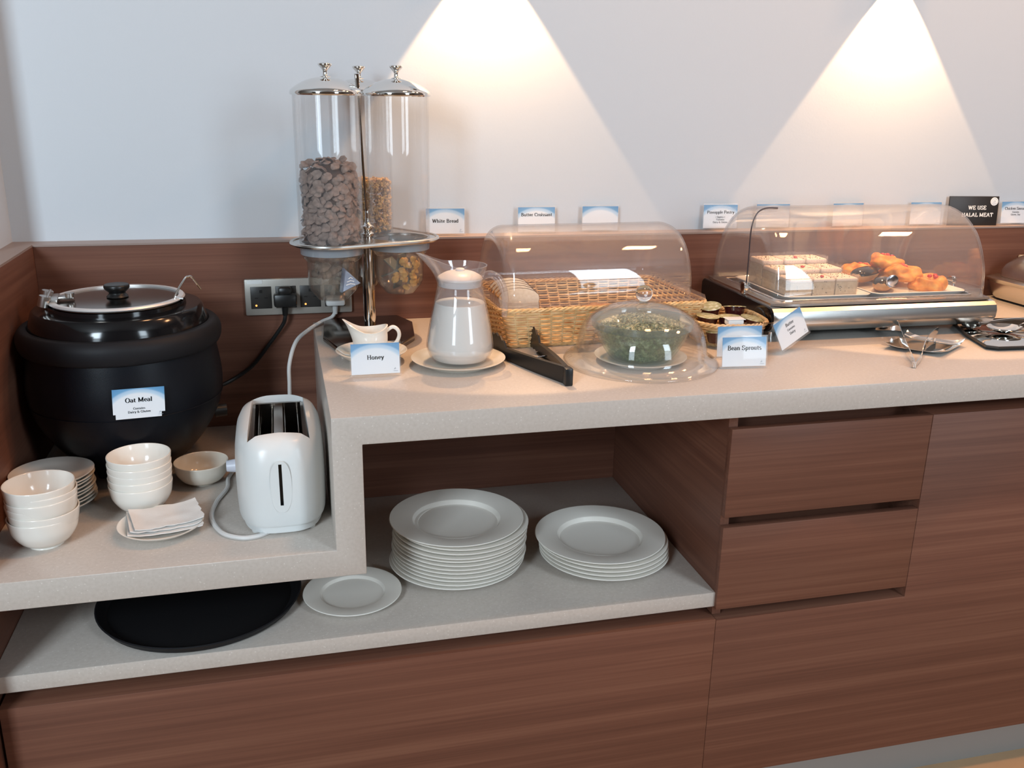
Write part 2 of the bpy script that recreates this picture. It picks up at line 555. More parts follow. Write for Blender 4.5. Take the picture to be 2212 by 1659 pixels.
for px, py in PANELS:
    c = struct('trim_%d' % (3 + PANELS.index((px, py))), MB().box(px - 0.15, px + 0.15, py - 0.15, py + 0.15, CEIL - 0.012, CEIL - 0.0005), CEILM)
# wooden panelling with its narrow ledge
t1 = struct('trim_1', MB().box(XL + 0.0005, XR, D, WB, -0.9, LZ - 0.004), WOODX)
obj('ledge_cap', MB().prism([(WL, WB), (XR, WB), (XR, D - 0.001), (XL - 0.001, D - 0.001)], LZ - 0.004, LZ), LEDGE, t1, label='pale laminate top of the ledge along the back wall')
t2 = struct('trim_2', MB().box(WL, XL, -0.03, WB, FLOOR, LZ - 0.004), WOODY)
obj('ledge_cap', MB().prism([(WL, WB), (XL - 0.001, D - 0.001), (XL - 0.001, -0.031), (WL, -0.031)], LZ - 0.004, LZ), LEDGE, t2, label='pale laminate top of the ledge along the left wall')

# ------------------------------------------------------------------ counter, shelf and cabinets
ct = obj('countertop', MB().prism([(0, 0), (XR, 0), (XR, -T), (T, -T), (T, -H - T), (XL + 0.0005, -H - T), (XL + 0.0005, -H), (0, -H)], 0, D - 0.0005, axis=1, bev=0.0016), STONE)
tag(ct, 'speckled pale stone countertop stepping down to a lower level on the left', 'countertop')
sh = obj('stone_shelf', MB().box(XL + 0.0005, 0.7022, 0.0325, 0.602, SH - 0.030, SH, bev=0.0012), STONE)
tag(sh, 'pale stone shelf under the countertop holding the dinner plates', 'shelf')

lc = thing('base_cabinet', 'brown wood base unit with an open niche under the stone shelf', 'cabinet', (0, 0, FLOOR))
Zf = -FLOOR
obj('carcass', MB().box(XL + 0.001, 0.7022, 0.115, 0.602, -0.828 + Zf, SH - 0.0302 + Zf), WOODX, lc)
obj('fascia_panel', MB().box(XL + 0.006, 0.7040, 0.025, 0.1145, -0.828 + Zf, -0.4625 + Zf, bev=0.0008), WOODX, lc)
obj('niche_back', MB().box(T + 0.0005, 0.7022, 0.6022, 0.6225, SH - 0.02 + Zf, -T - 0.001 + Zf), WOODX, lc)
obj('niche_back', MB().box(XL + 0.001, T + 0.0003, 0.6022, 0.6225, SH - 0.02 + Zf, -H - T - 0.001 + Zf), WOODX, lc)
obj('plinth', MB().box(XL + 0.001, 0.7035, 0.055, 0.58, 0, -0.829 + Zf), PLINTH, lc)

rc = thing('drawer_cabinet', 'brown wood cabinet with two drawers under the high counter', 'cabinet', (0.7025, 0, FLOOR))
def rbox(x0, x1, y0, y1, z0, z1, bev=0.0):
    return MB().box(x0 - 0.7025, x1 - 0.7025, y0, y1, z0 + Zf, z1 + Zf, bev)
obj('carcass', rbox(0.7202, XR, 0.115, 0.63, -0.828, -T - 0.001), WOODX, rc)
obj('side_panel', rbox(0.7025, 0.7200, 0.0405, 0.63, -0.460, -T - 0.001), WOODY, rc)
for k, (za, zb) in enumerate(((-0.2511, -0.0785), (-0.4422, -0.2715))):
    d = obj('drawer', rbox(0.7022 - 0.0002, 1.1158, 0.025, 0.0404, za, zb, 0.0008), WOODX, rc, label=('upper drawer front' if k == 0 else 'lower drawer front'))
Lp = [(1.1172, -0.0785), (XR, -0.0785), (XR, -0.828), (0.7048, -0.828), (0.7048, -0.4655), (1.1172, -0.4655)]
obj('door_panel', MB().prism([(a - 0.7025, b + Zf) for a, b in Lp], 0.025, 0.1147, axis=1, bev=0.0008), WOODX, rc)
obj('plinth', rbox(0.7040, XR, 0.055, 0.58, FLOOR, -0.829), PLINTH, rc)

# ------------------------------------------------------------------ lamps over the wall (just above the picture)
def downlight(x, y, z, power, label):
    t = thing('downlight', label, 'lamp', (x, y, z))
    obj('housing', MB().lathe([(0.034, 0.0), (0.037, 0.0), (0.037, 0.08), (0, 0.08)], 32), LAMPM, t)
    obj('wall_bracket', MB().box(-0.012, 0.012, 0.036, WB - y, 0.04, 0.065), LAMPM, t)
    ld = bpy.data.lights.new('downlight_bulb', 'SPOT')
    ld.energy = power
    ld.color = (1.0, 0.60, 0.31)
    ld.spot_size = math.radians(71.5)
    ld.spot_blend = 0.05
    ld.shadow_soft_size = 0.006
    lo = bpy.data.objects.new('downlight_bulb', ld)
    COL.objects.link(lo)
    lo.parent = t
    lo.location = (0, 0, 0.0)
downlight(0.396, 0.640, 0.825, 23, 'small wall downlight above the bread basket')
downlight(1.390, 0.655, 0.797, 28, 'small wall downlight above the pastry display')

# ------------------------------------------------------------------ soup kettle
KX, KY = -0.3615, 0.450
def kettle():
    t = thing('soup_kettle', 'big round black soup kettle standing in the corner', 'kettle', (KX, KY, -H))
    body = smooth_profile([(0.0, 0.012), (0.070, 0.012), (0.092, 0.020), (0.132, 0.062), (0.161, 0.109), (0.1735, 0.150), (0.176, 0.185), (0.171, 0.230), (0.166, 0.262)], 5)
    obj('body', MB().lathe(body + [(0.15, 0.266), (0.0, 0.266)], 72), BLACK_M, t)
    obj('seam', MB().tube([(0.1745 * cos(a), 0.1745 * sin(a), 0.150) for a in [2 * PI * k / 72 for k in range(72)]], 0.0008, 5, closed=True), BLACK_M, t)
    rim = smooth_profile([(0.166, 0.248), (0.175, 0.251), (0.1805, 0.264), (0.1800, 0.280), (0.172, 0.292), (0.160, 0.293)], 5)
    obj('rim', MB().lathe(rim + [(0.155, 0.288), (0.155, 0.250), (0.166, 0.248)], 72), BLACK_R, t)
    col = [(0.1585, 0.280), (0.1585, 0.292), (0.150, 0.320), (0.146, 0.3235), (0.126, 0.325), (0.1205, 0.3245), (0.1195, 0.332), (0.116, 0.332), (0.116, 0.30), (0.0, 0.30)]
    obj('collar', MB().lathe(col, 72), BLACK_G, t)
    lid = obj('lid', MB().lathe([(0.0, 0.333), (0.116, 0.333), (0.116, 0.336), (0.110, 0.3365), (0.09, 0.3375), (0.0, 0.3385)], 72), DARKSTEEL, t)
    obj('lid_edge', MB().lathe([(0.1085, 0.3366), (0.118, 0.3350), (0.1195, 0.3370), (0.117, 0.3400), (0.1085, 0.3400), (0.1085, 0.3366)], 72), mat('pale_lid_band', (0.80, 0.79, 0.78, 1), 0.42, metal=0.6), lid, label='bright steel band round the lid')
    obj('lid_knob', MB().lathe(smooth_profile([(0.0, 0.338), (0.019, 0.339), (0.0155, 0.345), (0.015, 0.348), (0.022, 0.355), (0.0225, 0.361), (0.018, 0.3635), (0.0, 0.3640)], 4), 32), BLACK_P, lid)
    h = MB()
    for s in (-1, 1):
        h.tube([(-0.128, 0.012 + 0.026 * s - 0.01, 0.337), (-0.123, 0.012 + 0.026 * s - 0.01, 0.356)], [0.011, 0.010], 14)
    h.box(-0.128, -0.104, -0.030, 0.034, 0.3415, 0.349, 0.002)
    h.box(-0.104, -0.078, -0.012, 0.014, 0.3448, 0.350, 0.0015)
    h.tube([(-0.084, -0.010, 0.349), (-0.084, -0.010, 0.357)], 0.008, 14)
    h.tube([(-0.12, -0.036, 0.352), (-0.12, 0.040, 0.352)], 0.004, 10)
    obj('hinge', h, BRUSHED, t, loc=(0.004, 0, -0.004), rot=(0, 0, 0.12))
    for k in range(4):
        a = PI / 4 + k * PI / 2
        obj('foot', MB().lathe([(0.0, 0.0), (0.012, 0.0), (0.014, 0.013), (0.0, 0.013)], 16, (0.07 * cos(a), 0.07 * sin(a), 0)), BLACK_R, t)
    obj('dial', MB().tube([(0.155, -0.015, 0.10), (0.178, -0.015, 0.10)], [0.013, 0.012], 18), BLACK_P, t, rot=(0, 0, 0.15))
    # mains cord up to the socket
    P = [(-0.0575, 0.628, 0.035), (-0.059, 0.626, 0.018), (-0.066, 0.630, 0.000), (-0.0985, 0.64, -0.046), (-0.135, 0.64, -0.090), (-0.175, 0.635, -0.116), (-0.215, 0.61, -0.128), (-0.262, 0.555, -0.135)]
    P = [(a - KX, b - KY, c + H) for a, b, c in P]
    cd = obj('cord', MB().tube(smoothpath(P, 8), 0.0042, 8), BLACK_P, t)
    q = MB().box(-0.0585 - 0.022, -0.0545 + 0.022, 0.606, 0.638, 0.044, 0.073, 0.006)
    q.box(-0.0705, -0.0425, 0.610, 0.636, 0.068, 0.087, 0.006)
    q.tube([(-0.0575, 0.622, 0.047), (-0.0585, 0.626, 0.024)], [0.008, 0.0055], 10)
    q.v = [(a - KX, b - KY, c + H) for a, b, c in q.v]
    obj('plug', q, BLACK_P, cd)
kettle()

# ladle hanging out of the kettle
lp = [(-0.262, 0.405, 0.070), (-0.2575, 0.41, 0.112), (-0.237, 0.415, 0.147), (-0.230, 0.416, 0.1515), (-0.2235, 0.417, 0.150), (-0.2095, 0.42, 0.127)]
la = thing('ladle', 'thin steel ladle whose hooked handle sticks out of the soup kettle', 'ladle', (-0.262, 0.405, 0.07))
obj('handle', MB().tube([(a + 0.262, b - 0.405, c - 0.07) for a, b, c in smoothpath(lp, 6)], 0.0019, 8), CHROME, la)
obj('clip', MB().tube([(0.006, 0.012, 0.042), (0.020, 0.010, 0.040)], 0.0022, 8), CHROME, la)

# ------------------------------------------------------------------ place cards and lettering
def arc(cx, cy, rx, ry, a0, a1, n=10):
    return [(cx + rx * cos(math.radians(a0 + (a1 - a0) * k / n)), cy + ry * sin(math.radians(a0 + (a1 - a0) * k / n))) for k in range(n + 1)]
X = 0.64
GL = {  # glyph: (advance, strokes, serifs (x, y, half width))
 'W': (1.12, [[(0.1, 1), (0.33, 0)], [(0.33, 0), (0.55, 0.95)], [(0.55, 0.95), (0.78, 0)], [(0.78, 0), (1.0, 1)]], [(0.1, 1, .1), (1.0, 1, .09), (.55, 1, .08)]),
 'B': (0.78, [[(0.2, 0), (0.2, 1)], [(0.2, 1), (0.4, 1)] + arc(0.4, 0.76, 0.2, 0.24, 90, -90) + [(0.2, 0.52)], [(0.2, 0.52), (0.42, 0.52)] + arc(0.42, 0.26, 0.24, 0.26, 90, -90) + [(0.2, 0)]], [(0.16, 0, .1), (0.16, 1, .1)]),
 'C': (0.80, [arc(0.44, 0.5, 0.33, 0.5, 40, 320, 18), [(0.70, 0.98), (0.70, 0.70)]], []),
 'P': (0.72, [[(0.2, 0), (0.2, 1)], [(0.2, 1), (0.42, 1)] + arc(0.42, 0.74, 0.22, 0.26, 90, -90) + [(0.2, 0.48)]], [(0.2, 0, .14), (0.16, 1, .1)]),
 'O': (0.86, [arc(0.43, 0.5, 0.34, 0.5, 0, 360, 22)], []),
 'M': (1.05, [[(0.17, 0), (0.17, 1)], [(0.17, 1), (0.52, 0.08)], [(0.52, 0.08), (0.87, 1)], [(0.87, 1), (0.87, 0)]], [(0.17, 0, .1), (0.87, 0, .13), (.12, 1, .08), (.92, 1, .08)]),
 'H': (0.92, [[(0.2, 0), (0.2, 1)], [(0.72, 0), (0.72, 1)], [(0.2, 0.52), (0.72, 0.52)]], [(0.2, 0, .13), (0.2, 1, .13), (0.72, 0, .13), (0.72, 1, .13)]),
 'S': (0.68, [arc(0.34, 0.75, 0.22, 0.25, 30, 270, 12) + arc(0.34, 0.25, 0.25, 0.25, 90, -150, 12), [(0.55, 0.98), (0.55, 0.74)], [(0.1, 0.02), (0.1, 0.28)]], []),
 'D': (0.86, [[(0.2, 0), (0.2, 1)], [(0.2, 1), (0.38, 1)] + arc(0.38, 0.5, 0.36, 0.5, 90, -90, 14) + [(0.2, 0)]], [(0.16, 0, .1), (0.16, 1, .1)]),
 'G': (0.86, [arc(0.44, 0.5, 0.33, 0.5, 40, 340, 18), [(0.72, 0.42), (0.72, 0.05)], [(0.69, 0.98), (0.69, 0.72)]], [(0.68, 0.42, .13)]),
 'U': (0.88, [[(0.2, 1), (0.2, 0.32)] + arc(0.44, 0.32, 0.24, 0.32, 180, 360, 12) + [(0.68, 1)]], [(0.2, 1, .13), (0.68, 1, .11)]),
 'E': (0.74, [[(0.2, 0), (0.2, 1)], [(0.2, 1), (0.62, 1)], [(0.2, 0.52), (0.5, 0.52)], [(0.2, 0), (0.64, 0)], [(0.6, 1), (0.6, 0.78)], [(0.63, 0), (0.63, 0.24)], [(0.48, 0.62), (0.48, 0.42)]], [(0.14, 0, .08), (0.14, 1, .08)]),
 'A': (0.88, [[(0.14, 0), (0.42, 1)], [(0.42, 1), (0.74, 0)], [(0.24, 0.34), (0.62, 0.34)]], [(0.13, 0, .11), (0.75, 0, .12)]),
 'L': (0.70, [[(0.2, 0), (0.2, 1)], [(0.2, 0), (0.62, 0)], [(0.61, 0), (0.61, 0.28)]], [(0.2, 1, .13), (0.14, 0, .08)]),
 'T': (0.78, [[(0.39, 0), (0.39, 1)], [(0.08, 1), (0.70, 1)], [(0.09, 1), (0.09, 0.74)], [(0.69, 1), (0.69, 0.74)]], [(0.39, 0, .13)]),
 'a': (0.58, [arc(0.28, 0.47, 0.17, 0.17, 160, 0, 8) + [(0.45, 0.08), (0.53, 0.0)], arc(0.27, 0.18, 0.17, 0.18, 60, 310, 12), [(0.36, 0.36), (0.45, 0.38)]], []),
 'c': (0.54, [arc(0.30, 0.32, 0.2, 0.32, 40, 320, 14)], [(0.43, 0.53, .05)]),
 'd': (0.64, [[(0.48, 0), (0.48, 1)], arc(0.29, 0.32, 0.2, 0.32, 40, 320, 14)], [(0.42, 1, .08), (0.52, 0, .07)]),
 'e': (0.56, [[(0.12, 0.36), (0.48, 0.36)] + arc(0.30, 0.34, 0.19, 0.30, 5, 320, 16)], []),
 'g': (0.60, [arc(0.28, 0.42, 0.16, 0.22, 0, 360, 14), arc(0.28, -0.08, 0.2, 0.15, 0, 360, 14), [(0.42, 0.58), (0.54, 0.66)], [(0.16, 0.22), (0.2, 0.07)]], []),
 'h': (0.70, [[(0.18, 0), (0.18, 1)], [(0.18, 0.42)] + arc(0.36, 0.46, 0.17, 0.18, 160, 0, 8) + [(0.53, 0)]], [(0.13, 1, .08), (0.18, 0, .11), (0.53, 0, .11)]),
 'i': (0.36, [[(0.18, 0), (0.18, X)], arc(0.18, 0.88, 0.045, 0.045, 0, 360, 8)], [(0.13, X, .08), (0.18, 0, .12)]),
 'k': (0.68, [[(0.18, 0), (0.18, 1)], [(0.18, 0.28), (0.5, X)], [(0.28, 0.36), (0.56, 0)]], [(0.13, 1, .08), (0.18, 0, .11), (0.56, 0, .09), (0.5, X, .09)]),
 'l': (0.36, [[(0.18, 0), (0.18, 1)]], [(0.13, 1, .08), (0.18, 0, .12)]),
 'n': (0.70, [[(0.18, 0), (0.18, X)], [(0.18, 0.42)] + arc(0.36, 0.46, 0.17, 0.18, 160, 0, 8) + [(0.53, 0)]], [(0.13, X, .08), (0.18, 0, .11), (0.53, 0, .11)]),
 'o': (0.60, [arc(0.30, 0.32, 0.21, 0.32, 0, 360, 18)], []),
 'p': (0.64, [[(0.18, -0.3), (0.18, X)], arc(0.35, 0.32, 0.2, 0.32, 140, -140, 14)], [(0.13, X, .08), (0.18, -0.3, .12)]),
 'r': (0.50, [[(0.18, 0), (0.18, X)], [(0.18, 0.4)] + arc(0.34, 0.42, 0.15, 0.2, 150, 40, 6)], [(0.13, X, .08), (0.2, 0, .13)]),
 's': (0.50, [arc(0.25, 0.48, 0.14, 0.16, 30, 270, 8) + arc(0.25, 0.16, 0.16, 0.16, 90, -150, 8)], [(0.37, 0.56, .03), (0.11, 0.08, .03)]),
 't': (0.44, [[(0.2, 0.84), (0.2, 0.14)] + arc(0.32, 0.14, 0.12, 0.13, 180, 310, 6), [(0.07, X), (0.38, X)]], []),
 'u': (0.68, [[(0.16, X), (0.16, 0.2)] + arc(0.33, 0.2, 0.17, 0.2, 180, 350, 8), [(0.5, X), (0.5, 0)]], [(0.11, X, .08), (0.45, X, .08), (0.55, 0, .08)]),
 'w': (0.86, [[(0.08, X), (0.26, 0)], [(0.26, 0), (0.43, X)], [(0.43, X), (0.6, 0)], [(0.6, 0), (0.78, X)]], [(0.08, X, .08), (0.78, X, .08)]),
 'y': (0.60, [[(0.1, X), (0.32, 0)], [(0.52, X), (0.32, 0), (0.24, -0.24), (0.12, -0.28)]], [(0.1, X, .1), (0.52, X, .09)]),
 '&': (0.86, [arc(0.36, 0.8, 0.15, 0.18, 300, 20, 12)[::-1] + [(0.2, 0.7), (0.72, 0.0)], [(0.42, 0.66)] + arc(0.33, 0.24, 0.23, 0.25, 120, 330, 10) + [(0.72, 0.48)]], []),
 '(': (0.40, [arc(0.42, 0.4, 0.25, 0.62, 125, 235, 8)], []),
 ')': (0.40, [arc(0.0, 0.4, 0.25, 0.62, 55, -55, 8)], []),
 ',': (0.30, [[(0.15, 0.06), (0.10, -0.18)]], []),
 ' ': (0.36, [], []),
}
def text_mesh(mb, s, size, cx, z, y, thick=0.20, thin=0.085):
    """draw a line of serif lettering on the xz plane at depth y, centred on cx, baseline z"""
    size *= 0.87
    wtot = sum(GL[c][0] for c in s)
    x0 = -wtot / 2
    def put(px, pz):
        return (cx + px * size * 1.17, y, z + pz * size)
    for c in s:
        adv, strokes, serifs = GL[c]
        for st in strokes:
            L, R = [], []
            n = len(st)
            for i in range(n):
                a, b = st[max(i - 1, 0)], st[min(i + 1, n - 1)]
                dx, dz = b[0] - a[0], b[1] - a[1]
                ln = math.hypot(dx, dz) or 1
                ang = math.atan2(dz, dx)
                w = thin + (thick - thin) * abs(sin(ang + 0.22))
                nx, nz = -dz / ln * w / 2, dx / ln * w / 2
                L.append(put(x0 + st[i][0] + nx, st[i][1] + nz))
                R.append(put(x0 + st[i][0] - nx, st[i][1] - nz))
            mb.add(L + R, [(i, i + 1, n + i + 1, n + i) for i in range(n - 1)])
        for sx, sz, hw in serifs:
            o = 0.035
            mb.add([put(x0 + sx - hw, sz - o), put(x0 + sx + hw, sz - o), put(x0 + sx + hw, sz + o), put(x0 + sx - hw, sz + o)], [(0, 1, 2, 3)])
        x0 += adv
    return mb

CW, CH = 0.086, 0.055
_hold = MB().box(-CW / 2 - 0.0025, CW / 2 + 0.0025, 0.0012, 0.003, -0.004, CH + 0.0035, 0.0004, 1)
_hold.box(-CW / 2 - 0.0025, CW / 2 + 0.0025, -0.0028, -0.0012, -0.004, CH + 0.0035, 0.0004, 1)
_hold.box(-CW / 2 - 0.0025, CW / 2 + 0.0025, -0.0012, 0.0012, -0.004, -0.001)
HOLD_ME = mesh('holder', _hold, HOLDER, 20)
FOOT_ME = mesh('holder_foot', MB().box(-CW / 2 - 0.0025, CW / 2 + 0.0025, 0.003, 0.030, -0.004, -0.0022, 0.0004, 1), HOLDER, 20)
PRINT_ME = mesh('print', MB().box(-CW / 2, CW / 2, -0.0006, 0.0006, 0, CH), CARD, 20)
_lg = MB()
for ch in ([(-0.9, -0.6), (-0.2, 0.6), (0.1, 1.0)], [(0.1, 1.0), (0.6, 0.1), (0.1, -0.3)], [(-0.7, -0.2), (0.3, -0.2)]):
    _lg.tube([(0.0345 + a * 0.0022, -0.0008, 0.008 + b * 0.0022) for a, b in ch], 0.00022, 4)
_lg.box(0.0315, 0.0395, -0.0009, -0.0007, 0.0040, 0.0045)
LOGO_ME = mesh('logo', _lg, INK_G, 0)

def card(label, loc, rotz, lines, tilt=-0.17, roll=0.0, holder=True, foot=True, scale=1.0, logo=True, ink=INK, printme=None):
    """loc is the bottom centre of the card face; lines = (text, size, height on the card)"""
    t = thing('place_card', label, 'sign', loc, rotz, 'place cards')
    t.rotation_euler = (tilt, roll, rotz)
    t.scale = (scale,) * 3
    p = obj('print', printme or PRINT_ME, None, t)
    if holder:
        h = obj('holder', HOLD_ME, None, t)
        if foot:
            obj('holder_foot', FOOT_ME, None, h)
    if lines:
        tb = MB()
        for s, size, z in lines:
            text_mesh(tb, s, size, 0, z, -0.0008)
        obj('lettering', tb, ink, p, sharp=0)
    if logo:
        obj('logo', LOGO_ME, None, p)
    return t

# the card stuck on the kettle has its lower corners cut away
_k = MB().prism([(-CW / 2, 0.009), (-CW / 2 + 0.004, 0.009), (-CW / 2 + 0.004, 0), (CW / 2 - 0.006, 0), (CW / 2 - 0.006, 0.009), (CW / 2, 0.009), (CW / 2, CH), (-CW / 2, CH)], -0.0006, 0.0006, axis=1)
KETTLE_PRINT = mesh('print', _k, CARD, 20)
ka = math.atan2(0.0435, -0.1)
card('oat meal name card stuck on the front of the black kettle', (KX + 0.1785 * sin(0.24), KY - 0.1785 * cos(0.24), -0.0720), 0.24,
     [('Oat Meal', 0.0092, 0.030), ('Contains', 0.0042, 0.0165), ('Dairy & Gluten', 0.0046, 0.010)], tilt=0.02, roll=0.045, holder=False, printme=KETTLE_PRINT)

# ------------------------------------------------------------------ crockery
def bowl_mesh(R, h, foot, m, name='bowl'):
    out = smooth_profile([(foot * 0.86, 0.0), (foot, 0.0), (foot, h * 0.06), (R * 0.72, h * 0.20), (R * 0.92, h * 0.52), (R * 0.985, h * 0.85), (R, h)], 4)
    inn = smooth_profile([(R - 0.0022, h), (R * 0.96 - 0.002, h * 0.85), (R * 0.89 - 0.002, h * 0.54), (R * 0.68, h * 0.26), (R * 0.35, h * 0.13), (0.0, h * 0.12)], 4)
    return mesh(name, MB().lathe([(0.0, h * 0.03), (foot * 0.8, h * 0.03)] + out + [(R - 0.0008, h + 0.0008)] + inn, 56), m, 50)
def plate_mesh(R, h, well, m, name='plate', rim=0.004):
    """flat rimmed plate: well radius, broad rim, low foot"""
    f = well * 0.93
    prof = [(0.0, h * 0.16), (f * 0.92, h * 0.16), (f * 0.94, 0.0), (f, 0.0), (f * 1.03, h * 0.2), (well * 1.12, h * 0.52), (R - 0.003, h - rim * 0.9), (R, h - rim * 0.3), (R - 0.001, h), (R - 0.004, h), (well * 1.07, h * 0.80), (well * 1.035, h * 0.74), (well * 0.97, h * 0.36), (well * 0.93, h * 0.32), (0.0, h * 0.31)]
    return mesh(name, MB().lathe(prof, 64), m, 28)

BOWL_ME = bowl_mesh(0.0535, 0.052, 0.027, CERAMIC)
BOWL_S_ME = bowl_mesh(0.050, 0.043, 0.022, CREAM)
def stack(me, name, cat, base, n, step, labels, group, jit=0.0015, tilt=0.0, rot0=0.0):
    rnd = random.Random(hash(base[0] * 1000) % 1000)
    for k in range(n):
        o = obj(name, me, None)
        o.location = (base[0] + rnd.uniform(-jit, jit), base[1] + rnd.uniform(-jit, jit), base[2] + k * step)
        o.rotation_euler = (rnd.uniform(-tilt, tilt), rnd.uniform(-tilt, tilt), rnd.uniform(0, 6))
        tag(o, labels(n - k, n), cat, group)      # n - k counts from the top
def from_top(what):
    def f(i, n):
        if i == 1:
            return 'topmost ' + what
        if i == n:
            return 'lowest ' + what
        return what + ', ' + ordinal(i) + ' from the top'
    return f
stack(BOWL_ME, 'bowl', 'bowl', (-0.458, 0.129, -H), 6, 0.0108, from_top('white bowl in the front left stack, before the saucers'), 'white bowls on the low counter', 0.0016, 0.012)
stack(BOWL_ME, 'bowl', 'bowl', (-0.3215, 0.2365, -H), 5, 0.0125, from_top('white bowl in the middle stack before the kettle'), 'white bowls on the low counter', 0.0014, 0.012)
o = obj('bowl', BOWL_S_ME, None, loc=(-0.2285, 0.334, -H))
tag(o, 'single shallow cream bowl between the kettle and the toaster', 'bowl')
SAUCER_ME = mesh('saucer', MB().lathe([(0, 0.0015), (0.034, 0.0015), (0.035, 0), (0.038, 0), (0.039, 0.003), (0.055, 0.008), (0.0675, 0.0155), (0.069, 0.0175), (0.067, 0.0178), (0.054, 0.0105), (0.037, 0.0055), (0.0, 0.005)], 64), CERAMIC, 40)
stack(SAUCER_ME, 'saucer', 'saucer', (-0.4740, 0.2760, -H), 9, 0.0062, from_top('white saucer in the pile beside the kettle'), 'saucers on the low counter', 0.0018, 0.008)
o = obj('saucer', SAUCER_ME, None, loc=(-0.2815, 0.134, -H))
tag(o, 'white saucer holding folded paper napkins', 'saucer')

def napkin(loc, rot, w, d, seed, label):
    nx, ny = 18, 12
    vs, fs = [], []
    rnd = random.Random(seed)
    for layer in (0, 1):
        for j in range(ny + 1):
            for i in range(nx + 1):
                u, v = i / nx - 0.5, j / ny - 0.5
                x, y = u * w, v * d
                e = mnoise.noise(Vector((u * 4 + seed, v * 4, 0.3)))
                if i == nx:
                    x += 0.004 * mnoise.noise(Vector((v * 9, seed, 1.0)))
                if j in (0, ny):
                    y += 0.003 * mnoise.noise(Vector((u * 9, seed, 2.0)))
                z = 0.0025 + 0.0018 * e + 0.005 * (abs(u) * 2) ** 4 + (0.0015 if layer else 0)
                vs.append((x, y, z))
    N = (nx + 1) * (ny + 1)
    for j in range(ny):
        for i in range(nx):
            a = j * (nx + 1) + i
            fs.append((a, a + 1, a + nx + 2, a + nx + 1))
            fs.append((N + a, N + a + nx + 1, N + a + nx + 2, N + a + 1))
    for i in range(nx):
        fs.append((i, N + i, N + i + 1, i + 1))
        b = ny * (nx + 1) + i
        fs.append((b, b + 1, N + b + 1, N + b))
    for j in range(ny):
        a = j * (nx + 1)
        fs.append((a, a + nx + 1, N + a + nx + 1, N + a))
        b = a + nx
        fs.append((b, N + b, N + b + nx + 1, b + nx + 1))
    o = obj('napkin', MB().add(vs, fs), NAPKIN, None, loc, rot, 60)
    tag(o, label, 'napkin', 'paper napkins on the saucer')
napkin((-0.276, 0.136, -H + 0.011), (0.0, 0.0, 0.16), 0.118, 0.085, 3, 'lowest folded paper napkin on the small saucer')
napkin((-0.277, 0.139, -H + 0.0155), (0.0, 0.02, 0.20), 0.112, 0.082, 5, 'middle folded paper napkin on the small saucer')
napkin((-0.273, 0.142, -H + 0.020), (0.02, 0.0, 0.26), 0.110, 0.080, 9, 'topmost folded paper napkin on the small saucer')

DINNER_ME = plate_mesh(0.131, 0.021, 0.083, CERAMIC)
DESSERT_ME = plate_mesh(0.0905, 0.013, 0.058, CERAMIC)
rnd = random.Random(11)
offs = [(-0.004, 0.001), (0.0, 0.0), (0.002, 0.001), (0.003, -0.001), (0.001, 0.001), (0.002, 0.0), (0.004, 0.0), (0.003, 0.002), (0.004, -0.002), (0.006, 0.001), (0.008, 0.003), (-0.002, 0.004)]
lab1 = from_top('white dinner plate in the tall pile on the stone shelf')
for k in range(12):
    o = obj('dinner_plate', DINNER_ME, None, loc=(0.246 + offs[k][0], 0.240 + offs[k][1], SH + k * 0.0078))
    o.rotation_euler = (0, 0, rnd.uniform(0, 6))
    tag(o, lab1(12 - k, 12), 'plate', 'dinner plates on the stone shelf')
lab2 = from_top('white dinner plate in the low pile beside the drawers')
for k in range(5):
    o = obj('dinner_plate', DINNER_ME, None, loc=(0.5375 + [0.003, 0.002, 0.001, 0, -0.006][k], 0.2105 + [0, .001, .001, .002, 0.003][k], SH + k * 0.0085))
    tag(o, lab2(5 - k, 5), 'plate', 'dinner plates on the stone shelf')
o = obj('dessert_plate', DESSERT_ME, None, loc=(0.0335, 0.166, SH))
tag(o, 'single smaller white plate lying on the stone shelf beside the black tray', 'plate')
tr = thing('serving_tray', 'round black serving tray lying under the low counter', 'tray', (-0.2365, 0.205, SH))
obj('surface', MB().lathe([(0, 0), (0.160, 0), (0.163, 0.002), (0.160, 0.004), (0, 0.004)], 72), TRAYBLACK, tr)
obj('rim', MB().lathe([(0.1595, 0.0005), (0.170, 0.004), (0.1765, 0.014), (0.1785, 0.0165), (0.1765, 0.018), (0.1735, 0.0165), (0.168, 0.008), (0.1595, 0.0042)], 72), BLACK_R, tr)

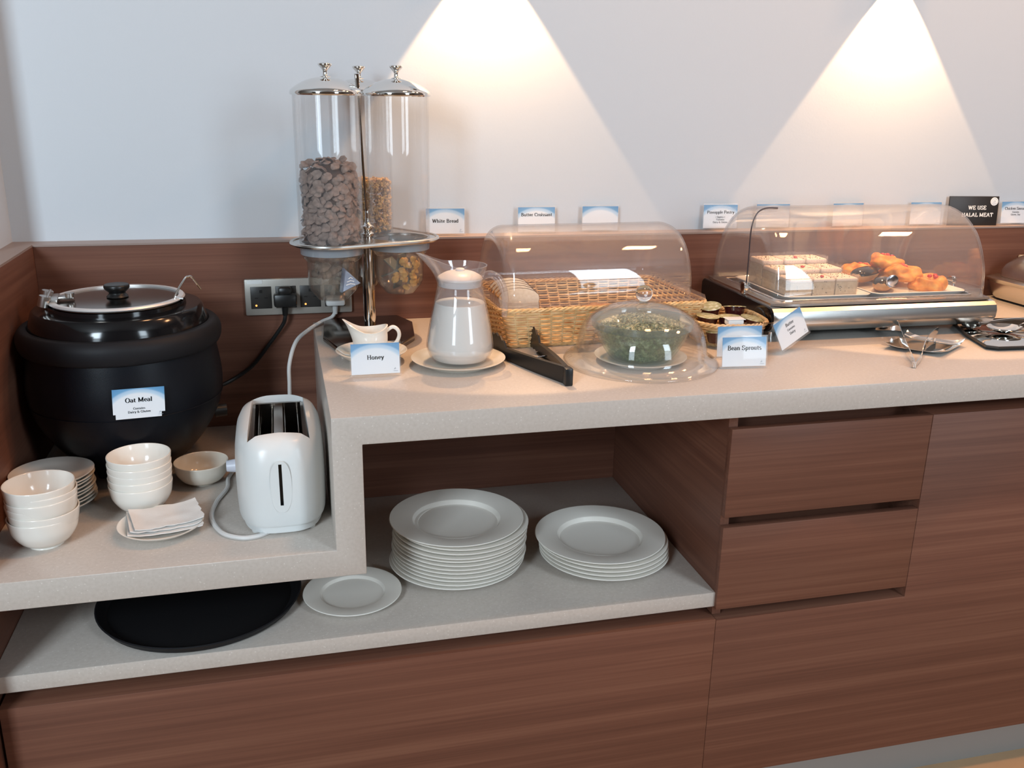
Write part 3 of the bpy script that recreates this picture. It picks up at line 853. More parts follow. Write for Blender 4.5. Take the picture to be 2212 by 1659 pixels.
# ------------------------------------------------------------------ toaster
def toaster():
    TX, TY = -0.0815, 0.205
    t = thing('toaster', 'white two-slot toaster standing end-on beside the stone step', 'toaster', (TX, TY, -H), 0.0)
    def ring(a, b, z, e=3.2, n=64):
        out = []
        for k in range(n):
            th = 2 * PI * k / n
            c, s = cos(th), sin(th)
            out.append((a * math.copysign(abs(c) ** (2 / e), c), b * math.copysign(abs(s) ** (2 / e), s), z))
        return out
    prof = [(0.0735, 0.139, 0.020), (0.0745, 0.1405, 0.024), (0.0755, 0.1415, 0.045), (0.0760, 0.1420, 0.080), (0.0755, 0.1405, 0.110), (0.0742, 0.1375, 0.132), (0.0715, 0.133, 0.150), (0.0655, 0.126, 0.1625), (0.054, 0.115, 0.1695), (0.030, 0.090, 0.172)]
    body = MB().loft([ring(a, b, z) for a, b, z in prof])
    me = mesh('body', body, PLASTIC_W, 60)
    bo = bpy.data.objects.new('cut_body', me)
    COL.objects.link(bo)
    def cut(mb):
        cm = mesh('cutter', mb, None, 0)
        co = bpy.data.objects.new('cutter', cm)
        COL.objects.link(co)
        md = bo.modifiers.new('cut', 'BOOLEAN')
        md.operation = 'DIFFERENCE'
        md.solver = 'EXACT'
        md.object = co
        return co
    well = MB().prism([(-0.0500, -0.108), (-0.03, -0.101), (0.0, -0.097), (0.03, -0.101), (0.0500, -0.108), (0.0450, 0.107), (0.025, 0.113), (0.0, 0.115), (-0.025, 0.113), (-0.0450, 0.107)], 0.045, 0.3)
    c1 = cut(well)
    c2 = cut(MB().box(-0.0030, 0.0030, -0.16, -0.122, 0.055, 0.133))
    dg = bpy.context.evaluated_depsgraph_get()
    me2 = bpy.data.meshes.new_from_object(bo.evaluated_get(dg))
    for q in (bo, c1, c2):
        bpy.data.objects.remove(q)
    me2.name = 'body'
    me2.materials.clear()
    me2.materials.append(PLASTIC_W)
    me2.shade_smooth()
    me2.set_sharp_from_angle(angle=math.radians(40))
    b = obj('body', me2, None, t)
    obj('base', MB().loft([ring(0.066, 0.130, 0.004), ring(0.068, 0.1325, 0.006), ring(0.0695, 0.134, 0.0195)]), PLASTIC_W, t)
    for sx in (-1, 1):
        for sy in (-1, 1):
            obj('foot', MB().lathe([(0, 0), (0.007, 0), (0.008, 0.0045), (0, 0.0045)], 14, (sx * 0.045, sy * 0.105, 0)), PLASTIC_W, t)
    # lever track recess
    hole = MB().holed([(x * 1.0, y) for x, y, z in ring(0.0172, 0.0455, 0, 2.4, 40)], [[(-0.0026, -0.033), (0.0026, -0.033), (0.0026, 0.040), (-0.0026, 0.040)]], 0, 0.0016)
    hole.v = [(x, -0.1415 - z * (1 - (x / 0.018) ** 2 * 0.9), 0.0925 + y) for x, y, z in hole.v]
    obj('lever_track', hole, PLASTIC_W, t)
    obj('lever_gap', MB().box(-0.0029, 0.0029, -0.134, -0.1225, 0.056, 0.132), BLACK_P, t)
    # inside of the slots
    inn = MB()
    inn.box(-0.0480, -0.0400, -0.100, 0.104, 0.05, 0.157)
    inn.box(0.0400, 0.0480, -0.100, 0.104, 0.05, 0.157)
    inn.box(-0.0400, 0.0400, 0.100, 0.1065, 0.05, 0.158)
    obj('slot_liner', inn, DARKSTEEL, t)
    obj('slot_divider', MB().box(-0.008, 0.008, -0.0955, 0.100, 0.05, 0.154, 0.001), BRUSHED, t)
    for s in (-1, 1):
        wr = MB()
        for k in range(6):
            y = -0.085 + k * 0.034
            wr.tube([(s * 0.011, y, 0.147), (s * 0.011, y, 0.06)], 0.0008, 6)
            wr.tube([(s * 0.034, y, 0.147), (s * 0.034, y, 0.06)], 0.0008, 6)
        for z in (0.147, 0.115):
            wr.tube([(s * 0.011, -0.092, z), (s * 0.011, 0.099, z)], 0.0009, 6)
            wr.tube([(s * 0.034, -0.092, z), (s * 0.034, 0.099, z)], 0.0009, 6)
        obj('bread_rack', wr, STEEL, t)
        obj('heater_plate', MB().box(s * 0.0225 - 0.0145, s * 0.0225 + 0.0145, -0.095, 0.099, 0.047, 0.052), BLACK_P, t)
    obj('timer_knob', MB().tube([(-0.0755, 0.02, 0.072), (-0.094, 0.02, 0.072)], [0.0125, 0.010], 20), mat('knob_pale', (0.62, 0.64, 0.72, 1), 0.3), t)
    # mains cord: loops out from under the toaster, behind it and up to the socket
    P = [(-0.105, 0.085, -H + 0.0042), (-0.125, 0.0715, -H + 0.0042), (-0.152, 0.0715, -H + 0.0042), (-0.183, 0.098, -H + 0.0042), (-0.2025, 0.160, -H + 0.0042), (-0.198, 0.225, -H + 0.0042), (-0.182, 0.285, -H + 0.0042), (-0.180, 0.345, -H + 0.0042), (-0.150, 0.42, -H + 0.0045), (-0.09, 0.455, -H + 0.012), (-0.063, 0.46, -0.150), (-0.0585, 0.465, -0.088), (-0.056, 0.475, -0.043), (-0.040, 0.51, -0.006), (-0.012, 0.575, 0.002), (0.018, 0.618, 0.0085), (0.040, 0.632, 0.014), (0.0475, 0.633, 0.026), (0.0485, 0.632, 0.040)]
    cd = obj('cord', MB().tube([(a - TX, b2 - TY, c + H) for a, b2, c in smoothpath(P, 8)], 0.0040, 8), CORD_W, t)
    q = MB().box(0.0285, 0.0695, 0.612, 0.640, 0.042, 0.062, 0.005)
    q.tube([(0.0485, 0.628, 0.045), (0.0482, 0.632, 0.022)], [0.0065, 0.005], 10)
    q.v = [(a - TX, b2 - TY, c + H) for a, b2, c in q.v]
    obj('plug', q, CORD_W, cd)
toaster()

# ------------------------------------------------------------------ wall sockets
def socket_panel(x0, x1, zc, hh, n, mods, label, rot=-0.02):
    t = thing('socket_panel', label, 'socket', ((x0 + x1) / 2, D, zc))
    w = x1 - x0
    obj('frame', MB().box(-w / 2, w / 2, -0.011, -0.0005, -hh / 2, hh / 2, 0.003), GREYPLATE, t)
    for k in range(n):
        cx = -w / 2 + mods[k]
        m = obj('outlet', MB().box(cx - 0.0218, cx + 0.0218, -0.0122, -0.008, -0.0245, 0.0235, 0.001), DARKMOD, t)
        holes = MB().box(cx - 0.003, cx + 0.003, -0.0125, -0.0121, 0.010, 0.0165)
        for s in (-1, 1):
            holes.box(cx + s * 0.010 - 0.0035, cx + s * 0.010 + 0.0035, -0.0125, -0.0121, -0.002, 0.0005)
        obj('pin_holes', holes, BLACK_P, m)
        if k in (0, 2):
            obj('neon_light', MB().lathe([(0, 0), (0.0022, 0), (0.0018, 0.001), (0, 0.0014)], 12).move(Matrix.Translation((cx - 0.011, -0.0121, -0.0172)) @ Matrix.Rotation(PI / 2, 4, 'X')), ORANGELED, m)
    obj('label_strip', MB().box(-w / 2 + 0.006, -w / 2 + 0.038, -0.0115, -0.0108, hh / 2 - 0.0095, hh / 2 - 0.002), PAPER_W, t)
    return t
socket_panel(-0.140, 0.086, 0.0615, 0.079, 4, [0.0337, 0.0855, 0.137, 0.189], 'four-gang grey wall socket panel above the kettle cord')
socket_panel(1.822, 2.040, 0.0680, 0.077, 4, [0.035, 0.085, 0.135, 0.185], 'grey wall socket panel at the right edge beyond the pastry display')

# ------------------------------------------------------------------ cereal dispenser
DX, DY = 0.112, 0.522
CAN = [(0.0385, 0.468), (0.1765, 0.512), (0.1130, 0.605)]
CAN_R, PLZ, LIDZ = 0.0625, 0.2035, 0.4845
def dispenser():
    t = thing('cereal_dispenser', 'tall chrome cereal dispenser with three clear canisters', 'dispenser', (DX, DY, 0))
    loc = lambda x, y: (x - DX, y - DY)
    oct_ = [(0.013, 0.478), (0.040, 0.373), (0.156, 0.381), (0.197, 0.452), (0.209, 0.572), (0.185, 0.640), (0.060, 0.640), (0.022, 0.610)]
    poly = [loc(*p) for p in oct_]
    b = MB().prism(poly, 0.0, 0.012, bev=0.0028)
    obj('base', b, DARKSTEEL, t)
    obj('pole', MB().tube([(0, -0.012, 0.012), (0.0, -0.012, PLZ + 0.004)], 0.0125, 24), CHROME, t)
    obj('finial', MB().lathe(smooth_profile([(0.0125, 0.0), (0.014, 0.006), (0.009, 0.010), (0.012, 0.016), (0.013, 0.021), (0.006, 0.026), (0.0035, 0.034), (0.0035, 0.050), (0.0, 0.051)], 3), 24, (0, -0.012, PLZ + 0.004)), CHROME, t)
    rod = [(0, -0.012, PLZ + 0.05), (-0.006, -0.030, 0.34), (-0.0125, -0.050, 0.47), (-0.0150, -0.056, 0.510)]
    obj('rod', MB().tube(smoothpath(rod, 6), 0.0024, 10), DARKSTEEL, t)
    obj('rod_cap', MB().tube([(-0.0130, -0.051, 0.475), (-0.0155, -0.057, 0.518)], [0.0036, 0.0050], 12), CHROME, t)
    # holder plate round the three canisters
    n = 60
    out = []
    pts = [loc(*c) for c in CAN]
    for k in range(90):
        a = 2 * PI * k / 90
        d = Vector((cos(a), sin(a)))
        c = max(pts, key=lambda q: q[0] * d.x + q[1] * d.y)
        out.append((c[0] + 0.0775 * d.x, c[1] + 0.0775 * d.y))
    holes = [[(c[0] + 0.058 * cos(2 * PI * k / 40), c[1] + 0.058 * sin(2 * PI * k / 40)) for k in range(40)] for c in pts]
    obj('holder_plate', MB().holed(out, holes, PLZ - 0.004, PLZ + 0.001), STEEL, t)
    obj('plate_rim', MB().tube([(p[0], p[1], PLZ - 0.0005) for p in out], 0.0042, 8, closed=True), STEEL, t)
    names = ['filled front left canister', 'nearly empty right canister', 'rear canister']
    for i, c in enumerate(pts):
        cn = obj('canister', MB().lathe([(CAN_R, PLZ + 0.0015), (CAN_R, LIDZ), (CAN_R - 0.0025, LIDZ), (CAN_R - 0.0025, PLZ + 0.0015), (CAN_R, PLZ + 0.0015)], 64, (c[0], c[1], 0)), CANISTER, t, label=names[i])
        z = LIDZ - 0.006
        lid = smooth_profile([(CAN_R + 0.0035, 0.0), (CAN_R + 0.0045, 0.004), (CAN_R + 0.002, 0.010), (0.052, 0.0190), (0.034, 0.0275), (0.014, 0.0320), (0.0, 0.0325)], 4)
        obj('lid', MB().lathe([(CAN_R + 0.0008, 0.0)] + lid, 56, (c[0], c[1], z)), CHROME, cn)
        kb = smooth_profile([(0.0100, 0.0315), (0.0095, 0.0335), (0.0048, 0.0355), (0.0042, 0.0420), (0.0060, 0.0460), (0.0120, 0.0525), (0.0130, 0.0550), (0.0108, 0.0570), (0.0, 0.0575)], 4)
        obj('lid_knob', MB().lathe(kb, 28, (c[0], c[1], z)), CHROME, cn)
        hp = [(0.0575, PLZ - 0.0045), (0.0600, PLZ - 0.0045), (0.0590, PLZ - 0.022), (0.0570, PLZ - 0.030), (0.0505, PLZ - 0.036), (0.0490, PLZ - 0.085), (0.0460, PLZ - 0.094), (0.030, PLZ - 0.113), (0.0, PLZ - 0.116)]
        inner = [(max(r - 0.002, 0), zz + 0.0015) for r, zz in hp[::-1]]
        obj('hopper', MB().lathe(hp + inner, 12 if i == 1 else 28, (c[0], c[1], 0)), HOPPER, cn)
        obj('hopper_collar', MB().lathe([(0.0602, PLZ - 0.0046), (0.0622, PLZ - 0.0046), (0.0612, PLZ - 0.022), (0.0594, PLZ - 0.022), (0.0602, PLZ - 0.0046)], 40, (c[0], c[1], 0)), COLLAR, cn)
        if i < 2:
            # paddle wheel, its spindle and the outside turning knob
            wx, wy, wz = c[0], c[1], PLZ - 0.068
            wheel = MB()
            ang = [0.25, -0.55][i]
            ax = Vector((sin(ang), -cos(ang), 0.0))
            sd = Vector((cos(ang), sin(ang), 0))
            for k in range(6):
                a = 2 * PI * k / 6 + 0.35
                d = sd * cos(a) + Vector((0, 0, 1)) * sin(a)
                p0 = Vector((wx, wy, wz))
                nn = ax.cross(d) * 0.0011
                q = [p0 + d * r - ax * h for r, h in ((0.004, -0.020), (0.036, -0.020), (0.036, 0.020), (0.004, 0.020))]
                vs = [v + nn for v in q] + [v - nn for v in q]
                wheel.add(vs, [(0, 1, 2, 3), (7, 6, 5, 4), (0, 4, 5, 1), (1, 5, 6, 2), (2, 6, 7, 3), (3, 7, 4, 0)])
            wheel.tube([Vector((wx, wy, wz)) - ax * 0.022, Vector((wx, wy, wz)) + ax * 0.022], 0.0055, 12)
            obj('paddle_wheel', wheel, HOPPER if i == 0 else mat('grey_rubber', (0.10, 0.11, 0.10, 1), 0.5), cn, sharp=20)
            if i == 0:
                k0 = Vector((wx, wy, wz)) + ax * 0.050 + sd * 0.010
                tri = []
                for k in range(3):
                    a = PI / 2 + 0.35 + 2 * PI * k / 3
                    tri.append(sd * cos(a) * 0.0235 + Vector((0, 0, 1)) * sin(a) * 0.0275)
                kn = MB().loft([[tuple(k0 + v * 0.95) for v in tri], [tuple(k0 + v + ax * 0.003) for v in tri], [tuple(k0 + v + ax * 0.016) for v in tri], [tuple(k0 + v * 0.88 + ax * 0.019) for v in tri]])
                obj('turn_knob', kn, mat('blue_chrome', (0.55, 0.66, 0.85, 1), 0.2, metal=0.8), cn, sharp=20, label='triangular pale blue turning knob')
                mk = MB()
                for q in range(3):
                    zz = (-0.006, 0.0, 0.006)[q]
                    w = (0.009, 0.007, 0.004)[q]
                    mk.tube([tuple(k0 + ax * 0.0195 + sd * (-w + 0.002) + Vector((0, 0, zz))), tuple(k0 + ax * 0.0195 + sd * (0.0 + 0.002) + Vector((0, 0, zz + 0.002))), tuple(k0 + ax * 0.0195 + sd * (w + 0.002) + Vector((0, 0, zz)))], 0.0007, 5)
                obj('knob_mark', mk, INK_W, cn)
            obj('spindle', MB().tube([tuple(Vector((wx, wy, wz)) + ax * 0.02), tuple(Vector((wx, wy, wz)) + ax * 0.052)], 0.004, 10), CANISTER, cn)
dispenser()

def flake_mesh(name, R, bend, seed, m):
    rnd = random.Random(seed)
    n = 8
    vs = []
    for side in (0, 1):
        vs.append((0, 0, 0.0006 * side - 0.0003 + bend * R * 0.25))
        for k in range(n):
            a = 2 * PI * k / n
            r = R * rnd.uniform(0.82, 1.12)
            x, y = r * cos(a), r * sin(a) * 0.85
            vs.append((x, y, 0.0016 * (side - 0.5) - bend * (x * x / R) * 0.7 + rnd.uniform(-0.12, 0.12) * R))
    fs = []
    for k in range(n):
        k2 = (k + 1) % n
        fs.append((0, 1 + k2, 1 + k))
        fs.append((n + 1, n + 2 + k, n + 2 + k2))
        fs.append((1 + k, 1 + k2, n + 2 + k2, n + 2 + k))
    return mesh(name, MB().add(vs, fs), m, 70)
BF = [flake_mesh('cereal_flake', R, b, i, FLAKE_B) for i, (R, b) in enumerate(((0.0112, 0.5), (0.0098, 0.9), (0.0118, 0.2), (0.0090, 0.7)))]
CF = [flake_mesh('cereal_flake', R, b, i + 9, FLAKE_O) for i, (R, b) in enumerate(((0.0085, 0.6), (0.0070, 0.9), (0.0078, 0.3)))]
frnd = random.Random(3)
def put_flake(meshes, p, out, label, group):
    o = obj('cereal_flake', frnd.choice(meshes), None, loc=p)
    q = Vector(out).to_track_quat('Z', 'Y').to_euler()
    o.rotation_euler = (q.x + frnd.uniform(-0.6, 0.6), q.y + frnd.uniform(-0.6, 0.6), q.z + frnd.uniform(-0.5, 0.5))
    tag(o, label, 'cereal flake', group)
c0 = CAN[0]
FL_TOP = 0.345
for row in range(17):
    z = PLZ + 0.010 + row * 0.0086
    if z > FL_TOP - 0.006:
        break
    for k in range(15):
        a = 2 * PI * (k + 0.5 * (row % 2)) / 15 + frnd.uniform(-0.1, 0.1)
        if sin(a) > 0.78:
            continue                      # nothing of the far side shows
        r = CAN_R - 0.0105 + frnd.uniform(-0.003, 0.0005)
        put_flake(BF, (c0[0] + r * cos(a), c0[1] + r * sin(a), z + frnd.uniform(-0.003, 0.003)), (cos(a), sin(a), 0.25), 'brown cereal flake filling the front left canister', 'brown cereal flakes')
for k in range(34):
    r = (CAN_R - 0.011) * math.sqrt((k + 0.5) / 34)
    a = k * 2.39996
    put_flake(BF, (c0[0] + r * cos(a), c0[1] + r * sin(a), FL_TOP + 0.016 * (1 - (r / 0.055) ** 2) + frnd.uniform(-0.003, 0.004)), (frnd.uniform(-.3, .3), frnd.uniform(-.6, .1), 1), 'brown cereal flake filling the front left canister', 'brown cereal flakes')
core = MB().lathe([(0, PLZ + 0.004), (CAN_R - 0.017, PLZ + 0.004), (CAN_R - 0.017, FL_TOP - 0.008), (0.02, FL_TOP + 0.006), (0, FL_TOP + 0.008)], 32, (c0[0], c0[1], 0))
o = obj('cereal_heap', core, mat('flake_core_shade', (0.07, 0.04, 0.028, 1), 0.9))  # dark core: shade between the flakes is put into its colour
tag(o, 'heap of brown cereal inside the front left canister', 'cereal', kind='stuff')
for k in range(26):                       # flakes that dropped into the left hopper
    a = frnd.uniform(PI * 0.95, PI * 2.05)
    r = frnd.uniform(0.03, 0.040)
    put_flake(BF, (c0[0] + r * cos(a), c0[1] + r * sin(a), PLZ - frnd.uniform(0.04, 0.062) ), (cos(a), sin(a), 0.4), 'brown cereal flake in the hopper under the front left canister', 'brown cereal flakes in the hopper')
c1 = CAN[1]
for k in range(34):                       # corn flakes left in the right hopper
    u = frnd.random()
    a = -PI / 2 + 0.25 + frnd.uniform(-0.75, 0.95)
    r = frnd.uniform(0.028, 0.038)
    z = PLZ - 0.105 + 0.066 * u
    if z < PLZ - 0.094:
        r *= 0.7
    put_flake(CF, (c1[0] + r * cos(a) + 0.006 * u, c1[1] + r * sin(a), z), (cos(a), sin(a), 0.2), 'orange corn flake left in the hopper under the right canister', 'corn flakes in the hopper')

def chunk_pile(name, label, cat, spots, size, m, seed, stretch=1.0):
    """many small irregular bits joined into one heap"""
    rnd = random.Random(seed)
    mb = MB()
    base = [(1, 0, 0), (-1, 0, 0), (0, 1, 0), (0, -1, 0), (0, 0, 1), (0, 0, -1)]
    tri = [(0, 2, 4), (2, 1, 4), (1, 3, 4), (3, 0, 4), (2, 0, 5), (1, 2, 5), (3, 1, 5), (0, 3, 5)]
    for p in spots:
        s = size * rnd.uniform(0.6, 1.3)
        R = Matrix.Rotation(rnd.uniform(0, 6), 3, 'X') @ Matrix.Rotation(rnd.uniform(0, 6), 3, 'Z')
        vs = [Vector(p) + R @ Vector((v[0] * s * stretch * rnd.uniform(.7, 1.2), v[1] * s * rnd.uniform(.5, 1.1), v[2] * s * rnd.uniform(.4, .9))) for v in base]
        mb.add(vs, tri)
    o = obj(name, mb, m, sharp=0)
    return tag(o, label, cat, kind='stuff')
grn = random.Random(5)
c2 = CAN[2]
spots = []
for k in range(1500):
    a = grn.uniform(0, 2 * PI)
    spots.append((c2[0] + (CAN_R - 0.007) * cos(a), c2[1] + (CAN_R - 0.007) * sin(a), PLZ + 0.006 + grn.random() * 0.098))
for k in range(500):
    a, r = grn.uniform(0, 2 * PI), (CAN_R - 0.007) * math.sqrt(grn.random())
    spots.append((c2[0] + r * cos(a), c2[1] + r * sin(a), PLZ + 0.104 + grn.uniform(-0.004, 0.004)))
chunk_pile('granola', 'crumbly golden granola in the rear canister', 'granola', spots, 0.0048, GRANOLA, 8)

# ------------------------------------------------------------------ honey jug on its saucer, and the card
SAUCER_T = mesh('saucer', MB().lathe([(0, 0.002), (0.032, 0.002), (0.033, 0), (0.036, 0), (0.038, 0.003), (0.052, 0.009), (0.065, 0.020), (0.067, 0.022), (0.0655, 0.0225), (0.051, 0.0125), (0.035, 0.006), (0.0, 0.0055)], 64), CREAM, 40)
o = obj('saucer', SAUCER_T, None, loc=(0.0955, 0.318, 0))
tag(o, 'cream saucer under the honey jug on the high counter', 'saucer')
def creamer():
    t = thing('cream_jug', 'small white spouted jug on a saucer behind the honey card', 'jug', (0.0945, 0.325, 0.006))
    n = 48
    prof = [(0.0, 0.002), (0.020, 0.0), (0.024, 0.002), (0.029, 0.012), (0.032, 0.025), (0.0315, 0.038), (0.030, 0.050), (0.0305, 0.058)]
    inner = [(0.028, 0.058), (0.0275, 0.048), (0.029, 0.030), (0.026, 0.014), (0.0, 0.010)]
    mb = MB().lathe(smooth_profile(prof, 4) + smooth_profile(inner, 4), n)
    vs = []
    for x, y, z in mb.v:
        a = math.atan2(y, x)
        d = max(0.0, cos(a - PI)) ** 3                       # the spout points to the left
        e = max(0.0, cos(a)) ** 2
        k = max(0.0, (z - 0.026) / 0.032)
        x *= 1 + 0.10 * k
        vs.append((x - d * 0.018 * k ** 1.5, y * (1 - 0.25 * d * k), z + k * (0.017 * d + 0.0030 * e - 0.006 * (1 - d - e))))
    mb.v = vs
    obj('body', mb, CERAMIC, t)
    hp = smoothpath([(0.028, 0, 0.047), (0.042, 0.0, 0.056), (0.052, -0.001, 0.050), (0.0545, 0, 0.038), (0.047, 0, 0.024), (0.030, 0, 0.016)], 8)
    obj('handle', MB().tube(hp, 0.0036, 10), CERAMIC, t)
creamer()
card('honey name card standing before the small white jug', (0.0925, 0.213, 0.0045), 0.0, [('Honey', 0.0088, 0.0265)], tilt=-0.13)

# ------------------------------------------------------------------ milk jug on a plate
JX, JY = 0.2545, 0.262
o = obj('dessert_plate', mesh('plate', MB().lathe([(0, 0.0015), (0.052, 0.0015), (0.053, 0), (0.058, 0), (0.060, 0.003), (0.072, 0.006), (0.087, 0.0125), (0.0885, 0.0145), (0.087, 0.0148), (0.071, 0.0095), (0.060, 0.0075), (0.0, 0.0070)], 64), CREAM, 40), None, loc=(0.2515, 0.264, 0))
tag(o, 'white plate under the milk jug on the high counter', 'plate')
JZ = 0.0072
def milk_jug():
    t = thing('milk_jug', 'tall clear plastic jug of milk with a white lid', 'jug', (JX, JY, JZ))
    out = smooth_profile([(0.040, 0.0), (0.0475, 0.001), (0.056, 0.010), (0.0612, 0.022), (0.0625, 0.032), (0.0600, 0.052), (0.0545, 0.082), (0.0485, 0.110), (0.0445, 0.128), (0.0420, 0.142), (0.0420, 0.152), (0.0440, 0.164), (0.0480, 0.178), (0.0498, 0.187)], 4)
    inn = [(r - 0.0022, z + (0.0022 if z < 0.02 else 0.0)) for r, z in out[::-1]]
    mb = MB().lathe([(0, 0.0015)] + out + inn + [(0, 0.004)], 64)
    vs = []
    for x, y, z in mb.v:
        a = math.atan2(y, x)
        d = max(0.0, cos(a - PI - 0.15)) ** 2.2
        k = max(0.0, (z - 0.145) / 0.041)
        vs.append((x * (1 + 0.62 * d * k ** 1.4), y * (1 + 0.40 * d * k ** 1.4), z + 0.018 * d * k - 0.006 * k * (1 - d)))
    mb.v = vs
    obj('body', mb, JUGM, t, sharp=60)
    hp = smoothpath([(0.041, -0.004, 0.158), (0.056, -0.006, 0.163), (0.072, -0.009, 0.152), (0.081, -0.011, 0.128), (0.0825, -0.012, 0.105), (0.0815, -0.012, 0.084)], 8)
    obj('handle', MB().tube(hp, [0.0062 + 0.0012 * sin(k * 0.1) for k in range(len(hp))], 12), JUGM, t)
    lid = obj('lid', MB().lathe(smooth_profile([(0.0390, 0.143), (0.0400, 0.153), (0.0415, 0.1565), (0.038, 0.161), (0.026, 0.1675), (0.010, 0.1705), (0.0, 0.171)], 4) + [], 48), mat('frosted_lid', (0.74, 0.71, 0.67, 1), 0.35, sss=0.1), t)
    obj('lid_button', MB().lathe([(0.0085, 0.1695), (0.0085, 0.173), (0.007, 0.1745), (0, 0.175)], 24), MATS['frosted_lid'], lid)
milk_jug()
mp = smooth_profile([(0.0, 0.0045), (0.043, 0.0045), (0.052, 0.011), (0.0580, 0.022), (0.0598, 0.032), (0.0573, 0.052), (0.0518, 0.082), (0.0468, 0.105), (0.0455, 0.111)], 4)
o = obj('milk', MB().lathe(mp + [(0.0445, 0.1120), (0, 0.1120)], 56), MILK, loc=(JX, JY, JZ))
tag(o, 'white milk filling the tall clear jug', 'milk')

# ------------------------------------------------------------------ black tongs
def strip(mb, pts, heights, thick, z0=None):
    """a flat band standing on edge along a path; heights per point"""
    P = [Vector((p[0], p[1], 0)) for p in pts]
    n = len(P)
    rings = []
    for i in range(n):
        tdir = (P[min(i + 1, n - 1)] - P[max(i - 1, 0)]).normalized()
        nn = Vector((-tdir.y, tdir.x, 0)) * (thick if not isinstance(thick, list) else thick[i]) / 2
        lo, hi = heights[i]
        rings.append([tuple(P[i] + nn + Vector((0, 0, lo))), tuple(P[i] - nn + Vector((0, 0, lo))), tuple(P[i] - nn + Vector((0, 0, hi))), tuple(P[i] + nn + Vector((0, 0, hi)))])
    return mb.loft(rings)
def black_tongs():
    bx, by = 0.4160, 0.096
    t = thing('serving_tongs', 'black plastic tongs lying open beside the milk jug', 'tongs', (bx, by, 0))
    def arm(tip, name, bow):
        P0, P1 = Vector((0.0, 0.0, 0)), Vector((tip[0] - bx, tip[1] - by, 0))
        side = Vector((-(P1 - P0).y, (P1 - P0).x, 0)).normalized()
        pts, hs = [], []
        N = 36
        for i in range(N + 1):
            s = i / N
            p = P0.lerp(P1, s) + side * bow * sin(PI * min(s * 1.1, 1.0))
            pts.append((p.x, p.y))
            if s < 0.72:
                lo, hi = 0.0005, 0.0315 - 0.008 * s / 0.72
            else:
                u = (s - 0.72) / 0.28
                tooth = 0.0022 * (1 if i % 2 else -1)
                lo, hi = 0.0015 + max(0, tooth) , 0.0235 + 0.022 * sin(PI * min(1, u * 0.95)) ** 0.7 - 0.004 * u + tooth
            hs.append((lo, hi))
        mb = MB()
        strip(mb, pts, hs, 0.0038)
        # stiffening flanges along the inside
        fl = [(p[0] + side.x * 0.003 * (1 if bow < 0 else -1), p[1] + side.y * 0.003 * (1 if bow < 0 else -1)) for p in pts[2:27]]
        strip(mb, fl, [(h[1] - 0.004, h[1]) for h in hs[2:27]], 0.007)
        strip(mb, fl, [(h[0], h[0] + 0.003) for h in hs[2:27]], 0.007)
        obj(name, mb, BLACK_P, t, sharp=25)
    arm((0.324, 0.345), 'arm', 0.005)
    arm((0.418, 0.384), 'arm', -0.006)
    obj('bend', MB().box(-0.0085, 0.006, -0.0075, 0.012, 0.0, 0.0320, 0.0025), BLACK_P, t)
    obj('locking_wire', MB().tube([(-0.034, 0.115, 0.016), (-0.02, 0.128, 0.017), (-0.001, 0.136, 0.016)], 0.0014, 8), CHROME, t)
    obj('rivet', MB().tube([(-0.0880, 0.216, 0.014), (-0.0905, 0.2150, 0.014)], 0.003, 10), CHROME, t)
black_tongs()

